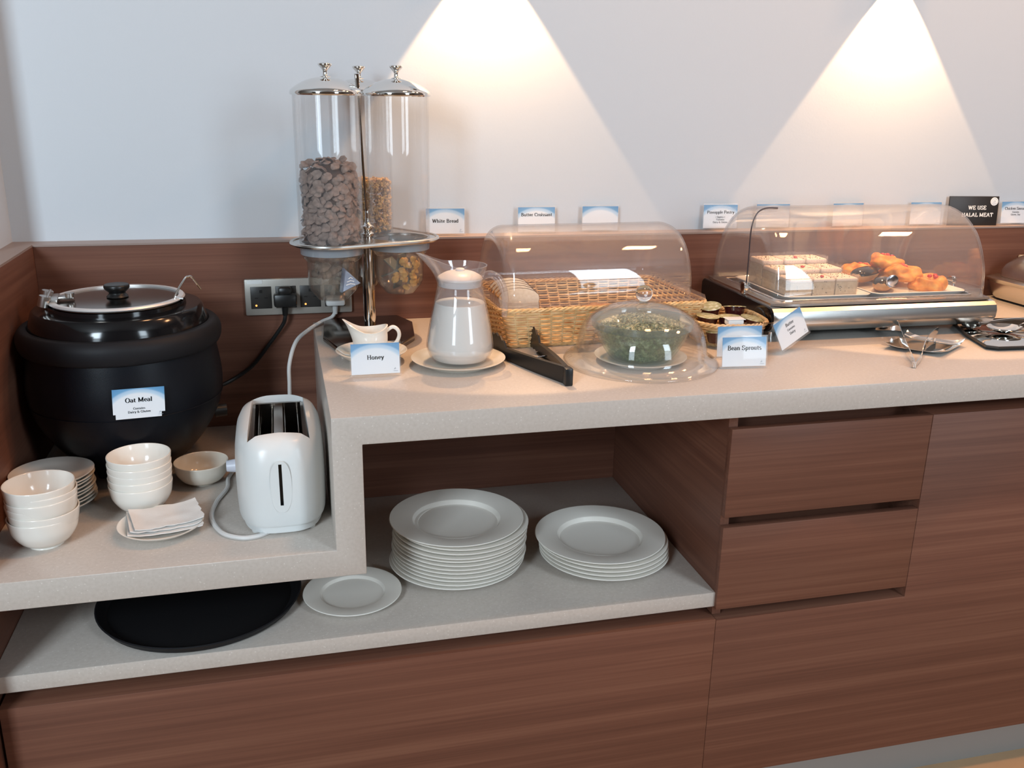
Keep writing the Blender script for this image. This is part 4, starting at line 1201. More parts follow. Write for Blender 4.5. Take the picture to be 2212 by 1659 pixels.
# ------------------------------------------------------------------ wicker
def rrect(hx, hy, r, n):
    """evenly spaced points of a rounded rectangle"""
    raw = []
    for cx, cy, a0 in ((hx - r, hy - r, 0), (-hx + r, hy - r, 90), (-hx + r, -hy + r, 180), (hx - r, -hy + r, 270)):
        for k in range(13):
            a = math.radians(a0 + 90 * k / 12)
            raw.append(Vector((cx + r * cos(a), cy + r * sin(a), 0)))
    L = [0.0]
    for i in range(len(raw)):
        L.append(L[-1] + (raw[(i + 1) % len(raw)] - raw[i]).length)
    out, j = [], 0
    for k in range(n):
        d = L[-1] * k / n
        while L[j + 1] < d:
            j += 1
        f = (d - L[j]) / max(L[j + 1] - L[j], 1e-9)
        out.append(raw[j].lerp(raw[(j + 1) % len(raw)], f))
    return out, L[-1]
def basket(name, label, loc, rotz, hx, hy, r, h, flare, rows, stake, rad, m=WICKER):
    t = thing(name, label, 'basket', loc, rotz)
    ns = int(round(rrect(hx, hy, r, 8)[1] / stake / 2)) * 2
    N = ns * 4
    weave = MB()
    for j in range(rows):
        u = (j + 0.5) / rows
        z = 0.004 + u * (h - 0.008)
        g = flare * (u - 1)
        pts, _ = rrect(hx + g, hy + g, r, N)
        path = []
        for i, p in enumerate(pts):
            q = pts[(i + 1) % N] - pts[i - 1]
            nn = Vector((q.y, -q.x, 0)).normalized()
            path.append(p + nn * rad * 1.25 * cos(PI * i / 4 + PI * j) + Vector((0, 0, z)))
        weave.tube(path, rad, 5, closed=True)
    obj('weave', weave, m, t, sharp=60)
    st = MB()
    for k in range(ns):
        a = rrect(hx - flare, hy - flare, r, ns)[0][k] if k == 0 else None
    lo, hi = rrect(hx - flare, hy - flare, r, N)[0], rrect(hx, hy, r, N)[0]
    for k in range(ns):
        i = (k * 4 + 2) % N
        st.tube([lo[i] + Vector((0, 0, 0.003)), hi[i] + Vector((0, 0, h - 0.003))], rad * 0.9, 5)
    obj('stakes', st, m, t, sharp=60)
    rim = MB()
    pts, _ = rrect(hx + 0.001, hy + 0.001, r, N * 2)
    for s in range(3):
        path = []
        for i, p in enumerate(pts):
            q = pts[(i + 1) % len(pts)] - pts[i - 1]
            nn = Vector((q.y, -q.x, 0)).normalized()
            a = 2 * PI * (i * round(N / 6) / len(pts) + s / 3)
            path.append(p + nn * rad * 1.2 * cos(a) + Vector((0, 0, h + rad * 0.3 + rad * 1.2 * sin(a))))
        rim.tube(path, rad * 1.15, 5, closed=True)
    obj('rim', rim, m, t, sharp=60)
    bp, _ = rrect(hx - flare - 0.001, hy - flare - 0.001, max(r - 0.002, 0.004), 48)
    obj('bottom', MB().prism([(p.x, p.y) for p in bp], 0.0, 0.004), m, t)
    foot = MB()
    for s in range(2):
        path = []
        for i, p in enumerate(rrect(hx - flare + 0.001, hy - flare + 0.001, r, N * 2)[0]):
            a = 2 * PI * (i * round(N / 6) / (2 * N) + s / 2)
            path.append((p.x + rad * cos(a) * 0.8, p.y, rad * 1.8 + rad * 0.9 * sin(a)))
        foot.tube(path, rad * 1.1, 5, closed=True)
    obj('foot_braid', foot, m, t, sharp=60)
    return t

def rolltop(hx, hy, hz, rnd_x, n=28, ex=2.0):
    """half-barrel cover, open below, long axis x, rounded where the curved top meets the end walls"""
    rings = []
    xs_ = [(-hx, 1 - rnd_x / hz * 1.0)]
    for k in range(1, 6):
        a = PI / 2 * k / 6
        xs_.append((-hx + rnd_x * (1 - cos(a)), 1 - rnd_x / hz * (1 - sin(a))))
    xs_.append((-hx + rnd_x, 1.0))
    xs_ += [(-x, s) for x, s in xs_[::-1]]
    def prof(s):
        out = []
        for k in range(n + 1):
            a = PI * k / n
            c, w = cos(a), sin(a)
            out.append((-hy * s * math.copysign(abs(c) ** (2 / ex), c), hz * s * abs(w) ** (2 / ex)))
        return out
    mb = MB()
    P = [[(x, y, z) for y, z in prof(s)] for x, s in xs_]
    m = n + 1
    vs = [p for r in P for p in r]
    fs = []
    for i in range(len(P) - 1):
        for k in range(n):
            fs.append((i * m + k, i * m + k + 1, (i + 1) * m + k + 1, (i + 1) * m + k))
    for i in (0, len(P) - 1):
        fs.append(tuple(i * m + k for k in range(m)))
    return mb.add(vs, fs)
def solidify(o, t):
    md = o.modifiers.new('thickness', 'SOLIDIFY')
    md.thickness = t
    md.offset = -1
    return o

# bread basket with its clear roll-top cover
BX, BY, BROT = 0.567, 0.489, 0.035
basket('bread_basket', 'long rectangular wicker basket under a clear cover, for bread', (BX, BY, 0), BROT, 0.2225, 0.148, 0.022, 0.080, 0.022, 14, 0.0260, 0.0021)
cv = thing('roll_top_cover', 'clear roll-top cover resting on the bread basket', 'cover', (BX, BY, 0.0865), BROT)
fl_out = [(p.x, p.y) for p in rrect(0.228, 0.152, 0.012, 40)[0]]
fl_in = [(p.x, p.y) for p in rrect(0.2065, 0.126, 0.010, 40)[0]]
obj('flange', MB().holed(fl_out, [fl_in[::-1]], 0.0, 0.005), ACRYLIC, cv, sharp=20)
c_ = solidify(obj('dome', rolltop(0.2055, 0.125, 0.136, 0.030, ex=2.25), ACRYLIC, cv, loc=(0, 0, 0.0052), sharp=30), 0.003)

# sliced white bread and croissants inside the basket
def bread_slice(w, h, d):
    pr = [(-w / 2, 0), (w / 2, 0), (w / 2, h * 0.72)] + [(w * 0.53 * cos(a), h * 0.80 + h * 0.20 * sin(a)) for a in [math.radians(v) for v in (-10, 15, 40, 65, 90, 115, 140, 165, 190)]] + [(-w / 2, h * 0.72)]
    return pr
BRM = mesh('slice', MB().prism(bread_slice(0.084, 0.104, 0.012), -0.0058, 0.0058, axis=1, bev=0.0012), CRUMB, 40)
pr = bread_slice(0.084, 0.104, 0.012)
ringp = [(x, 0, z) for x, z in pr]
cr = MB()
n_ = len(pr)
o_ = [(x * 1.02, z * 1.012 - 0.0004) for x, z in pr]
cr.loft([[(x, -0.0055, z) for x, z in o_], [(x, 0.0055, z) for x, z in o_]], cap0=False, cap1=False)
CRM = mesh('crust', cr, CRUST, 40)
for k in range(5):
    t = thing('bread_slice', 'slice of white bread at the left end of the wicker basket, ' + ordinal(k + 1) + ' from the front', 'bread', (BX - 0.157 + 0.002 * k, BY - 0.085 + 0.0285 * k, 0.006), BROT + 0.02, 'bread slices')
    t.rotation_euler = (-0.30, 0, BROT + 0.03)
    obj('crumb', BRM, None, t)
    obj('crust', CRM, None, t)
def croissant(loc, rotz, label, s=1.0):
    path, rad = [], []
    N = 40
    for i in range(N + 1):
        u = i / N * 2 - 1
        a = u * 1.05
        path.append((0.058 * sin(a) * s, 0.050 * (1 - cos(a)) * s, 0.0215 * s))
        rad.append(s * (0.0035 + 0.0175 * (1 - abs(u) ** 1.8) * (1 + 0.07 * (1 if int((abs(u)) * 4.0 + 0.5) % 2 else -1))))
    mb = MB().tube(path, rad, 14)
    o = obj('croissant', mb, CROISS, None, loc, (0, 0, rotz), 70)
    tag(o, label, 'croissant', 'croissants in the basket')
croissant((BX + 0.005, BY - 0.045, 0.005), 0.2, 'golden croissant nearest the bread in the wicker basket')
croissant((BX + 0.11, BY - 0.04, 0.005), -0.3, 'golden croissant at the right end of the wicker basket')
croissant((BX + 0.06, BY + 0.05, 0.005), 2.6, 'golden croissant at the back of the wicker basket', 0.95)

# ------------------------------------------------------------------ bean sprouts under a clear dome
SX, SY = 0.598, 0.219
o = obj('side_plate', mesh('plate', MB().lathe([(0, 0.0015), (0.052, 0.0015), (0.053, 0), (0.058, 0), (0.060, 0.003), (0.073, 0.006), (0.087, 0.0115), (0.0885, 0.0135), (0.087, 0.0138), (0.071, 0.0090), (0.060, 0.0070), (0.0, 0.0065)], 64), CERAMIC, 40), None, loc=(SX, SY, 0))
tag(o, 'white plate under the glass bowl of bean sprouts', 'plate')
gb = smooth_profile([(0.048, 0.0), (0.055, 0.0005), (0.062, 0.006), (0.073, 0.022), (0.083, 0.040), (0.0895, 0.055), (0.0915, 0.062)], 4)
gt = thing('glass_bowl', 'greenish glass bowl of bean sprouts under the clear dome', 'bowl', (SX, SY, 0.0068))
obj('wall', MB().lathe([(0, 0.001)] + gb + [(0.0895, 0.062)] + [(max(r - 0.003, 0), z + 0.003) for r, z in gb[::-1]][1:] + [(0, 0.004)], 64), BOWLGLASS, gt, sharp=50)
obj('rim_band', MB().lathe([(0.0917, 0.0615), (0.0955, 0.0635), (0.0965, 0.073), (0.0972, 0.0765), (0.0955, 0.0768), (0.0935, 0.073), (0.0917, 0.0655), (0.0917, 0.0615)], 64), BOWLRIM, gt, sharp=40)
srn = random.Random(21)
sp = []
prof_s = [(0.053, 0.008), (0.068, 0.022), (0.078, 0.040), (0.085, 0.056), (0.087, 0.062)]
for k in range(4200):
    z = srn.uniform(0.006, 0.060)
    R = 0.05
    for (r0, z0), (r1, z1) in zip(prof_s, prof_s[1:]):
        if z0 <= z <= z1:
            R = r0 + (r1 - r0) * (z - z0) / (z1 - z0)
    a = srn.uniform(0, 2 * PI)
    sp.append((SX + (R - 0.007) * cos(a), SY + (R - 0.007) * sin(a), 0.0068 + z))
for k in range(3000):
    a, r = srn.uniform(0, 2 * PI), 0.080 * math.sqrt(srn.random())
    sp.append((SX + r * cos(a), SY + r * sin(a), 0.0068 + 0.060 + 0.019 * (1 - (r / 0.082) ** 2) + srn.uniform(-0.004, 0.003)))
chunk_pile('bean_sprouts', 'green bean sprouts heaped in the glass bowl', 'sprouts', sp, 0.0026, SPROUT, 31, 1.9)
dm = thing('dome_cover', 'clear dome cover with a ball knob over the sprouts', 'cover', (SX, SY, 0))
dpf = smooth_profile([(0.146, 0.0008), (0.148, 0.0035), (0.143, 0.009), (0.132, 0.014), (0.1255, 0.022), (0.1235, 0.036), (0.119, 0.056), (0.110, 0.074), (0.094, 0.090), (0.069, 0.1035), (0.037, 0.1115), (0.010, 0.1142), (0.0, 0.1144)], 5)
solidify(obj('shell', MB().lathe(dpf, 72), DOMEM, dm, sharp=60), 0.0025)
kb = [(0.0, 0.0)] + [(0.0158 * sin(PI * k / 20), 0.0160 - 0.0158 * cos(PI * k / 20)) for k in range(2, 20)] + [(0, 0.0318)]
kn = obj('ball_knob', MB().lathe([(0.0085, -0.0022), (0.0075, 0.0012), (0.0060, 0.0020)] + kb[2:], 36, (0, 0, 0.1162)), GLASSBALL, dm, sharp=80, label='clear ball knob')

# ------------------------------------------------------------------ jam basket
JBX, JBY = 0.832, 0.346
basket('jam_basket', 'small wicker basket of jam pots between the dome and the pastry display', (JBX, JBY, 0), -0.10, 0.077, 0.082, 0.058, 0.047, 0.016, 10, 0.020, 0.0023)
JAM_ME = mesh('pot', MB().lathe([(0, 0.0), (0.0165, 0.0), (0.0178, 0.002), (0.0215, 0.021), (0.0232, 0.0215), (0.0232, 0.0228), (0, 0.0228)], 32), JAM, 40)
FOIL_ME = mesh('foil_lid', MB().lathe([(0.0235, 0.0224), (0.0243, 0.0232), (0.0238, 0.0241), (0.022, 0.0240), (0, 0.0243)], 32), FOIL, 40)
jam = [((0.786, 0.330, 0.033), (0.05, 0.05, 0.3), 'round jam pot lying nearest the dome in the small basket'),
       ((0.824, 0.392, 0.040), (-0.10, -0.20, 1.2), 'round jam pot tipped against the back rim of the small basket'),
       ((0.868, 0.368, 0.040), (0.18, 0.20, 2.0), 'round jam pot tilted at the back right of the small basket'),
       ((0.878, 0.318, 0.028), (0.15, 0.10, 0.5), 'round jam pot at the right side of the small basket'),
       ((0.832, 0.322, 0.032), (0.05, -0.05, 4.0), 'round jam pot in the middle of the small basket'),
       ((0.791, 0.288, 0.012), (0.0, 0.10, 2.6), 'round jam pot low at the front left of the small basket')]
for p, r, lb in jam:
    t = thing('jam_pot', lb, 'jam pot', p, 0, 'jam pots')
    t.rotation_euler = r
    obj('pot', JAM_ME, None, t)
    obj('foil_lid', FOIL_ME, None, t)
bt = thing('butter_portion', 'small white butter portion lying among the jam pots', 'butter', (0.824, 0.284, 0.047), -0.06)
obj('tub', MB().box(-0.017, 0.017, -0.011, 0.011, 0.0, 0.012, 0.003), PAPER_W, bt)
obj('lid', MB().box(-0.0195, 0.0195, -0.013, 0.013, 0.0122, 0.0135, 0.0005), PAPER_W, bt)
# a paper napkin folded over the right front of the jam basket
npk = []
def napfold():
    nx, ny = 16, 10
    vs, fs = [], []
    for L in (0, 1):
        for j in range(ny + 1):
            for i in range(nx + 1):
                u, v = i / nx, j / ny
                x = 0.842 + u * 0.066 - v * 0.008
                y = 0.270 - 0.006 * u + v * 0.045
                z = 0.0515 - 0.010 * v - 0.006 * v * v + 0.0012 * mnoise.noise(Vector((u * 5, v * 5, 0))) + 0.0012 * L
                vs.append((x, y, z))
    N = (nx + 1) * (ny + 1)
    for j in range(ny):
        for i in range(nx):
            a = j * (nx + 1) + i
            fs.append((a, a + nx + 1, a + nx + 2, a + 1))
            fs.append((N + a, N + a + 1, N + a + nx + 2, N + a + nx + 1))
    o = obj('napkin', MB().add(vs, fs), mat('tan_paper', (0.62, 0.48, 0.34, 1), 0.8), sharp=60)
    tag(o, 'tan paper lining folded at the front rim of the jam basket', 'napkin')
napfold()

# ------------------------------------------------------------------ cards on the counter
card('bean sprouts name card, front of the pair beside the dome', (0.7725, 0.134, 0.0045), -0.09, [('Bean Sprouts', 0.0094, 0.031)], tilt=-0.16)
card('blank blue-topped card standing behind the bean sprouts card', (0.798, 0.204, 0.0045), -0.06, [], tilt=-0.10, logo=False, scale=1.06)
card('butter name card tilted on one corner before the steel display', (0.9285, 0.220, 0.0245), 0.42, [('Butter', 0.0074, 0.036), ('Contains', 0.0050, 0.0265), ('Dairy', 0.0058, 0.0175)], tilt=-0.28, roll=-0.33, foot=False)

# cards along the ledge
def ledge_card(x, label, lines, rz=-0.05, y=0.678, **k):
    return card(label, (x, y, LZ + 0.0045), rz, lines, tilt=k.pop('tilt', -0.06), foot=False, **k)
ledge_card(0.3000, 'white bread name card on the ledge beside the cereal dispenser', [('White Bread', 0.0088, 0.0245)], y=0.670)
ledge_card(0.5130, 'butter croissant name card on the ledge behind the bread basket', [('Butter Croissant', 0.0082, 0.0350)], y=0.676, tilt=-0.10)
ledge_card(0.6680, 'card with only its blue top showing behind the right of the bread cover', [], y=0.680, tilt=-0.05)
ledge_card(0.9740, 'pineapple pastry name card on the ledge between the two covers', [('Pineapple Pastry', 0.0078, 0.0345), ('( Eggless )', 0.0044, 0.0245), ('Contains', 0.0044, 0.0185), ('Dairy & Gluten', 0.0046, 0.0120)], y=0.680)
ledge_card(1.1140, 'card peeking over the left end of the pastry cover', [], y=0.680)
ledge_card(1.3220, 'card peeking over the middle of the pastry cover', [], y=0.680, rz=0.04)
ledge_card(1.5480, 'pale card peeking over the pastry cover beside the black sign', [], y=0.682)
ledge_card(1.8150, 'chicken sausage name card at the right end of the ledge', [('Chicken Sausage', 0.0076, 0.0345), ('Contains', 0.0044, 0.0265), ('Gluten, Soy', 0.0046, 0.0200)], y=0.674, rz=-0.02, tilt=-0.08)
def halal():
    t = thing('black_sign', 'black sign with white lettering about halal meat on the ledge', 'sign', (1.683, 0.672, LZ + 0.0005), -0.12)
    t.rotation_euler = (-0.08, 0, -0.13)
    b = obj('board', MB().box(-0.068, 0.068, 0.0, 0.0035, 0, 0.074, 0.0006), BLACKCARD, t)
    tb = MB()
    text_mesh(tb, 'WE USE', 0.0108, 0.010, 0.0405, -0.0004)
    text_mesh(tb, 'HALAL MEAT', 0.0108, 0.012, 0.0225, -0.0004)
    obj('lettering', tb, INK_W, b, sharp=0)
    st = MB().lathe([(0, 0), (0.0105, 0), (0.0105, 0.0004), (0, 0.0004)], 32).move(Matrix.Translation((0.055, -0.0002, 0.0610)) @ Matrix.Rotation(PI / 2, 4, 'X'))
    s = obj('round_mark', st, INK_W, b)
    ring_ = MB()
    ring_.tube([(0.055 + 0.0078 * cos(a), -0.0008, 0.0610 + 0.0078 * sin(a)) for a in [2 * PI * k / 24 for k in range(24)]], 0.0003, 4, closed=True)
    ring_.tube([(0.0515, -0.0008, 0.060), (0.0535, -0.0008, 0.0645), (0.055, -0.0008, 0.060), (0.057, -0.0008, 0.0645), (0.0585, -0.0008, 0.060)], 0.0004, 4)
    ring_.tube([(0.051, -0.0008, 0.0575), (0.059, -0.0008, 0.0575)], 0.0004, 4)
    obj('mark_print', ring_, INK_G, b)
halal()

# ------------------------------------------------------------------ pastry display: steel base with a roll-top cover
PX, PY, PROT = 1.193, 0.475, -0.018
BASE_Z = 0.072
def pastry_base():
    t = thing('pastry_display', 'polished steel pastry display base on small feet', 'display', (PX, PY, 0), PROT)
    hx, hy = 0.272, 0.176
    prof = [(-hy + 0.020, BASE_Z), (-hy + 0.006, BASE_Z - 0.002), (-hy - 0.002, BASE_Z - 0.009), (-hy - 0.006, BASE_Z - 0.021), (-hy - 0.005, BASE_Z - 0.035), (-hy + 0.004, BASE_Z - 0.047), (-hy + 0.018, BASE_Z - 0.055), (-hy + 0.040, BASE_Z - 0.059),
            (hy - 0.04, BASE_Z - 0.059), (hy - 0.018, BASE_Z - 0.055), (hy - 0.004, BASE_Z - 0.045), (hy, BASE_Z - 0.030), (hy, BASE_Z - 0.010), (hy - 0.010, BASE_Z)]
    mb = MB().loft([[(x, y, z) for y, z in prof] for x in (-hx + 0.004, hx - 0.004)])
    obj('body', mb, STEEL, t, sharp=25)
    for s in (-1, 1):
        pe = [(y * 0.985, z * 1.0) for y, z in prof]
        cy, cz = 0.0, BASE_Z - 0.030
        a = s * (hx - 0.0038)
        e = MB().loft([[(a, y, z) for y, z in pe], [(a + s * 0.0035, y * 0.992, cz + (z - cz) * 0.96) for y, z in pe]])
        obj('end_cap', e, BLACK_G, t, sharp=25)
        obj('side_handle', MB().loft([[(a + s * 0.0036, y, z) for y, z in [(-0.155 + 0.030 * cos(q) + 0.03, 0.042 + 0.021 * sin(q)) for q in [2 * PI * k / 24 for k in range(24)]]], [(a + s * 0.0056, y, z) for y, z in [(-0.155 + 0.028 * cos(q) + 0.03, 0.042 + 0.019 * sin(q)) for q in [2 * PI * k / 24 for k in range(24)]]]]), BLACK_P, t)
    # raised top frame round the sunken pan
    o_ = [(p.x, p.y) for p in rrect(hx - 0.008, hy - 0.010, 0.012, 48)[0]]
    i_ = [(p.x, p.y) for p in rrect(hx - 0.034, hy - 0.034, 0.016, 48)[0]]
    obj('top_frame', MB().holed(o_, [i_[::-1]], BASE_Z + 0.0004, BASE_Z + 0.0055), STEEL, t, sharp=25)
    bead = [(p.x, p.y, BASE_Z + 0.0058) for p in rrect(hx - 0.036, hy - 0.036, 0.016, 96)[0]]
    obj('pan_bead', MB().tube(bead, 0.0032, 8, closed=True), CHROME, t)
    for s in (-1, 1):
        for q in (-1, 1):
            obj('foot', MB().lathe([(0, 0), (0.0085, 0), (0.0085, 0.014), (0, 0.014)], 18, (s * (hx - 0.025), q * (hy - 0.045), 0)), CHROME, t)
    obj('drip_slot', MB().box(0.016, 0.036, -hy + 0.0085, -hy + 0.0125, BASE_Z - 0.0010, BASE_Z + 0.0002), BLACK_P, t)
    return t
pastry_base()
pc = thing('roll_top_cover', 'clear roll-top cover over the pastries and cake', 'cover', (PX, PY, BASE_Z + 0.006), PROT)
solidify(obj('dome', rolltop(0.2605, 0.1585, 0.183, 0.030, ex=2.1), ACRYLIC, pc, sharp=30), 0.003)
seam = smoothpath([(-0.2612, -0.034, 0.012), (-0.2612, -0.034, 0.075), (-0.2610, -0.033, 0.135), (-0.2520, -0.032, 0.168), (-0.2320, -0.030, 0.1815), (-0.2000, -0.028, 0.1820)], 8)
obj('edge_strip', MB().tube(seam, 0.0016, 6), mat('dark_edge', (0.06, 0.045, 0.05, 1), 0.4), pc)
hk = Matrix.Translation((0.006, -0.1565, 0.044)) @ Matrix.Rotation(PI / 2 + 0.10, 4, 'X')
kb_ = MB().lathe(smooth_profile([(0.0, 0.0), (0.006, 0.0), (0.006, 0.006), (0.0125, 0.0095), (0.0135, 0.0135), (0.0115, 0.0155), (0.0, 0.0165)], 4), 28).move(hk)
obj('front_knob', kb_, mat('satin_chrome', (0.72, 0.76, 0.84, 1), 0.18, metal=1.0), pc)
for s in (-1, 1):
    obj('pivot', MB().tube([(s * 0.258, -0.03, 0.012), (s * 0.268, -0.03, 0.012)], 0.010, 18), CHROME, pc)
    obj('pivot_post', MB().box(s * 0.2655 - 0.0025, s * 0.2655 + 0.0025, -0.038, -0.022, -0.004, 0.020, 0.001), CHROME, pc)

def white_tray(name, x0, x1, y0, y1, z, label):
    t = thing(name, label, 'tray', ((x0 + x1) / 2, (y0 + y1) / 2, z), PROT)
    hx, hy = (x1 - x0) / 2, (y1 - y0) / 2
    lo = [(p.x, p.y) for p in rrect(hx - 0.010, hy - 0.010, 0.010, 48)[0]]
    hi = [(p.x, p.y) for p in rrect(hx, hy, 0.014, 48)[0]]
    mb = MB().loft([[(a, b, 0.0) for a, b in lo], [(a, b, 0.0105) for a, b in hi], [(a * 0.985, b * 0.98, 0.0115) for a, b in hi], [(a * 0.985, b * 0.98, 0.004) for a, b in lo]])
    obj('dish', mb, CERAMIC, t, sharp=40)
TZ = BASE_Z + 0.0006
obj_tray1 = white_tray('pastry_tray', 0.978, 1.190, 0.352, 0.602, TZ, 'white rectangular dish under the sprinkled cake')
obj_tray2 = white_tray('pastry_tray', 1.196, 1.432, 0.352, 0.592, TZ, 'white rectangular dish under the glazed pastries')

# cake pieces in clear collars
def cake(loc, rz, w, d, h, seed, label):
    t = thing('cake_slice', label, 'cake', loc, rz, 'cake slices')
    obj('sponge', MB().box(-w / 2, w / 2, -d / 2, d / 2, 0, h * 0.80, 0.0015), SPONGE, t)
    rnd = random.Random(seed)
    nx = 10
    vs, fs = [], []
    top = MB().box(-w / 2 - 0.0006, w / 2 + 0.0006, -d / 2 - 0.0006, d / 2 + 0.0006, h * 0.78, h, 0.004, 3)
    fr = obj('frosting', top, FROST, t)
    spr = []
    for k in range(22):
        spr.append((rnd.uniform(-w / 2 + .003, w / 2 - .003), rnd.uniform(-d / 2 + .003, d / 2 - .003), h + 0.0003))
    for k in range(8):
        spr.append((rnd.uniform(-w / 2, w / 2), -d / 2 - 0.0009, rnd.uniform(0.004, h * 0.9)))
    mb = MB()
    for p in spr:
        mb.lathe([(0, -0.0008), (0.0013, 0), (0, 0.0011)], 6, p)
    sk = obj('sprinkles', mb, SPRINK, t, sharp=0)
    sk['kind'] = 'stuff'
    if seed % 3 == 0:
        obj('cherry_bit', MB().lathe(smooth_profile([(0, 0), (0.004, 0.001), (0.0042, 0.0035), (0.002, 0.005), (0, 0.0052)], 3), 14, (rnd.uniform(-.01, .01), -d * 0.25, h)), CHERRY, t)
    # wavy clear collar standing a little above the cake
    N = 72
    base = rrect(w / 2 + 0.0016, d / 2 + 0.0016, 0.003, N)[0]
    lo, hi = [], []
    for i, p in enumerate(base):
        hh = h + 0.006 + 0.004 * mnoise.noise(Vector((i * 0.35, seed, 0))) + (0.0016 if i % 2 else -0.0016)
        lo.append((p.x, p.y, 0.001))
        hi.append((p.x * 1.03, p.y * 1.03, hh))
    cm = MB().loft([lo, hi], cap0=False, cap1=False)
    obj('clear_collar', cm, CELLO, t, sharp=60)
names = [['front left', 'front middle', 'front right'], ['middle left', 'centre', 'middle right'], ['back left', 'back middle', 'back right']]
for j in range(3):
    for i in range(3):
        hgt = 0.038 + 0.010 * j
        cake((1.0285 + i * 0.0555 + 0.0015 * j, 0.412 + j * 0.066, TZ + 0.0045), PROT, 0.0525, 0.062, hgt, 5 + j * 3 + i * 4, 'pale sprinkled cake slice in a clear collar, ' + names[j][i] + ' of the block')

def lump(name, mb, m, label, loc, rot, group, amp, freq, seed, cat):
    vs = []
    for v in mb.v:
        q = Vector(v)
        n = q.normalized() if q.length > 1e-6 else Vector((0, 0, 1))
        vs.append(tuple(q + n * amp * mnoise.noise(q * freq + Vector((seed, 0, 0)))))
    mb.v = vs
    return mb
def danish(loc, rz, s, seed, label):
    t = thing('danish_pastry', label, 'pastry', loc, 0, 'danish pastries')
    t.rotation_euler = (0.05, -0.12, rz)
    prof = smooth_profile([(0.0, 0.0), (0.030, 0.0), (0.040, 0.006), (0.041, 0.014), (0.034, 0.023), (0.022, 0.028), (0.0, 0.027)], 5)
    mb = lump('', MB().lathe([(r * s, z * s) for r, z in prof], 40), None, '', None, None, None, 0.012, 48, seed, '')
    obj('crust', mb, DANISH, t, sharp=80)
    rnd = random.Random(seed)
    for k in range(3):
        a, r = rnd.uniform(0, 6.28), rnd.uniform(0.004, 0.018)
        c = obj('cherry_bit', MB().lathe(smooth_profile([(0, -0.002), (0.0045, 0), (0.005, 0.0035), (0.003, 0.006), (0, 0.0065)], 3), 14, (r * cos(a), r * sin(a), 0.0275 * s)), CHERRY, t)
danish((1.371, 0.412, TZ + 0.004), 0.4, 1.0, 2, 'orange danish pastry with cherry bits, front right of the dish')
danish((1.340, 0.462, TZ + 0.020), 1.4, 1.0, 4, 'orange danish pastry with cherry bits, second from the front of the row')
danish((1.326, 0.512, TZ + 0.036), 2.4, 1.0, 6, 'orange danish pastry with cherry bits, highest of the row')
danish((1.280, 0.545, TZ + 0.012), 3.3, 1.0, 8, 'orange danish pastry at the back left behind the glazed rolls')
danish((1.372, 0.535, TZ + 0.006), 5.0, 0.95, 12, 'orange danish pastry at the back right of the dish')
def eclair(loc, rz, label, s=1.0):
    t = thing('glazed_roll', label, 'pastry', loc, rz, 'chocolate glazed rolls')
    rings, gl = [], []
    N = 22
    for i in range(N + 1):
        u = i / N * 2 - 1
        f = max(1 - abs(u) ** 3.2, 0.02) ** 0.5
        x = u * 0.046 * s
        rings.append([(x, 0.0215 * s * f * cos(a), 0.016 * s + 0.016 * s * f * sin(a)) for a in [2 * PI * k / 24 for k in range(24)]])
        gl.append([(x * 0.985, (0.0222 * s * f) * cos(a), 0.0168 * s + 0.0165 * s * f * sin(a)) for a in [math.radians(8 + 164 * k / 16) for k in range(17)]])
    obj('bun', MB().loft(rings), DOUGH, t, sharp=70)
    m = 17
    vs = [p for r in gl for p in r]
    fs = [(i * m + k, i * m + k + 1, (i + 1) * m + k + 1, (i + 1) * m + k) for i in range(N) for k in range(m - 1)]
    solidify(obj('glaze', MB().add(vs, fs), CHOC, t, sharp=70), 0.0015)
eclair((1.257, 0.418, TZ + 0.0045), 0.85, 'dark chocolate glazed roll nearest the front of the dish')
eclair((1.249, 0.480, TZ + 0.012), 0.55, 'dark chocolate glazed roll behind the front one, next to the cake', 1.05)

# ------------------------------------------------------------------ steel tongs, small dish, trays on the right
def steel_tongs():
    bx, by = 1.104, 0.083
    t = thing('serving_tongs', 'thin polished steel tongs standing open across the small steel dish', 'tongs', (bx, by, 0))
    def arm(pts, hs):
        mb = MB()
        P = smoothpath([(p[0] - bx, p[1] - by, 0) for p in pts], 8)
        n = len(P)
        lo = smoothpath([(h[0], h[1], 0) for h in hs], 8)
        strip(mb, [(p.x, p.y) for p in P], [(q.x, q.y) for q in lo], 0.0016)
        obj('arm', mb, CHROME, t, sharp=30)
    arm([(1.104, 0.083), (1.128, 0.125), (1.150, 0.172), (1.190, 0.245), (1.224, 0.305)], [(0.001, 0.011), (0.003, 0.013), (0.006, 0.021), (0.010, 0.027), (0.014, 0.032)])
    arm([(1.106, 0.081), (1.140, 0.112), (1.180, 0.158), (1.235, 0.215), (1.292, 0.262)], [(0.001, 0.011), (0.003, 0.013), (0.006, 0.021), (0.010, 0.026), (0.014, 0.027)])
    obj('bend', MB().tube([(-0.004, -0.005, 0.001), (-0.004, -0.005, 0.011)], 0.0048, 12), CHROME, t)
    P = [(1.224 - bx, 0.305 - by), (1.212 - bx, 0.318 - by), (1.196 - bx, 0.322 - by), (1.180 - bx, 0.318 - by)]
    obj('scoop', strip(MB(), P, [(0.012, 0.030), (0.010, 0.024), (0.010, 0.020), (0.012, 0.016)], 0.0014), CHROME, t, sharp=60)
steel_tongs()
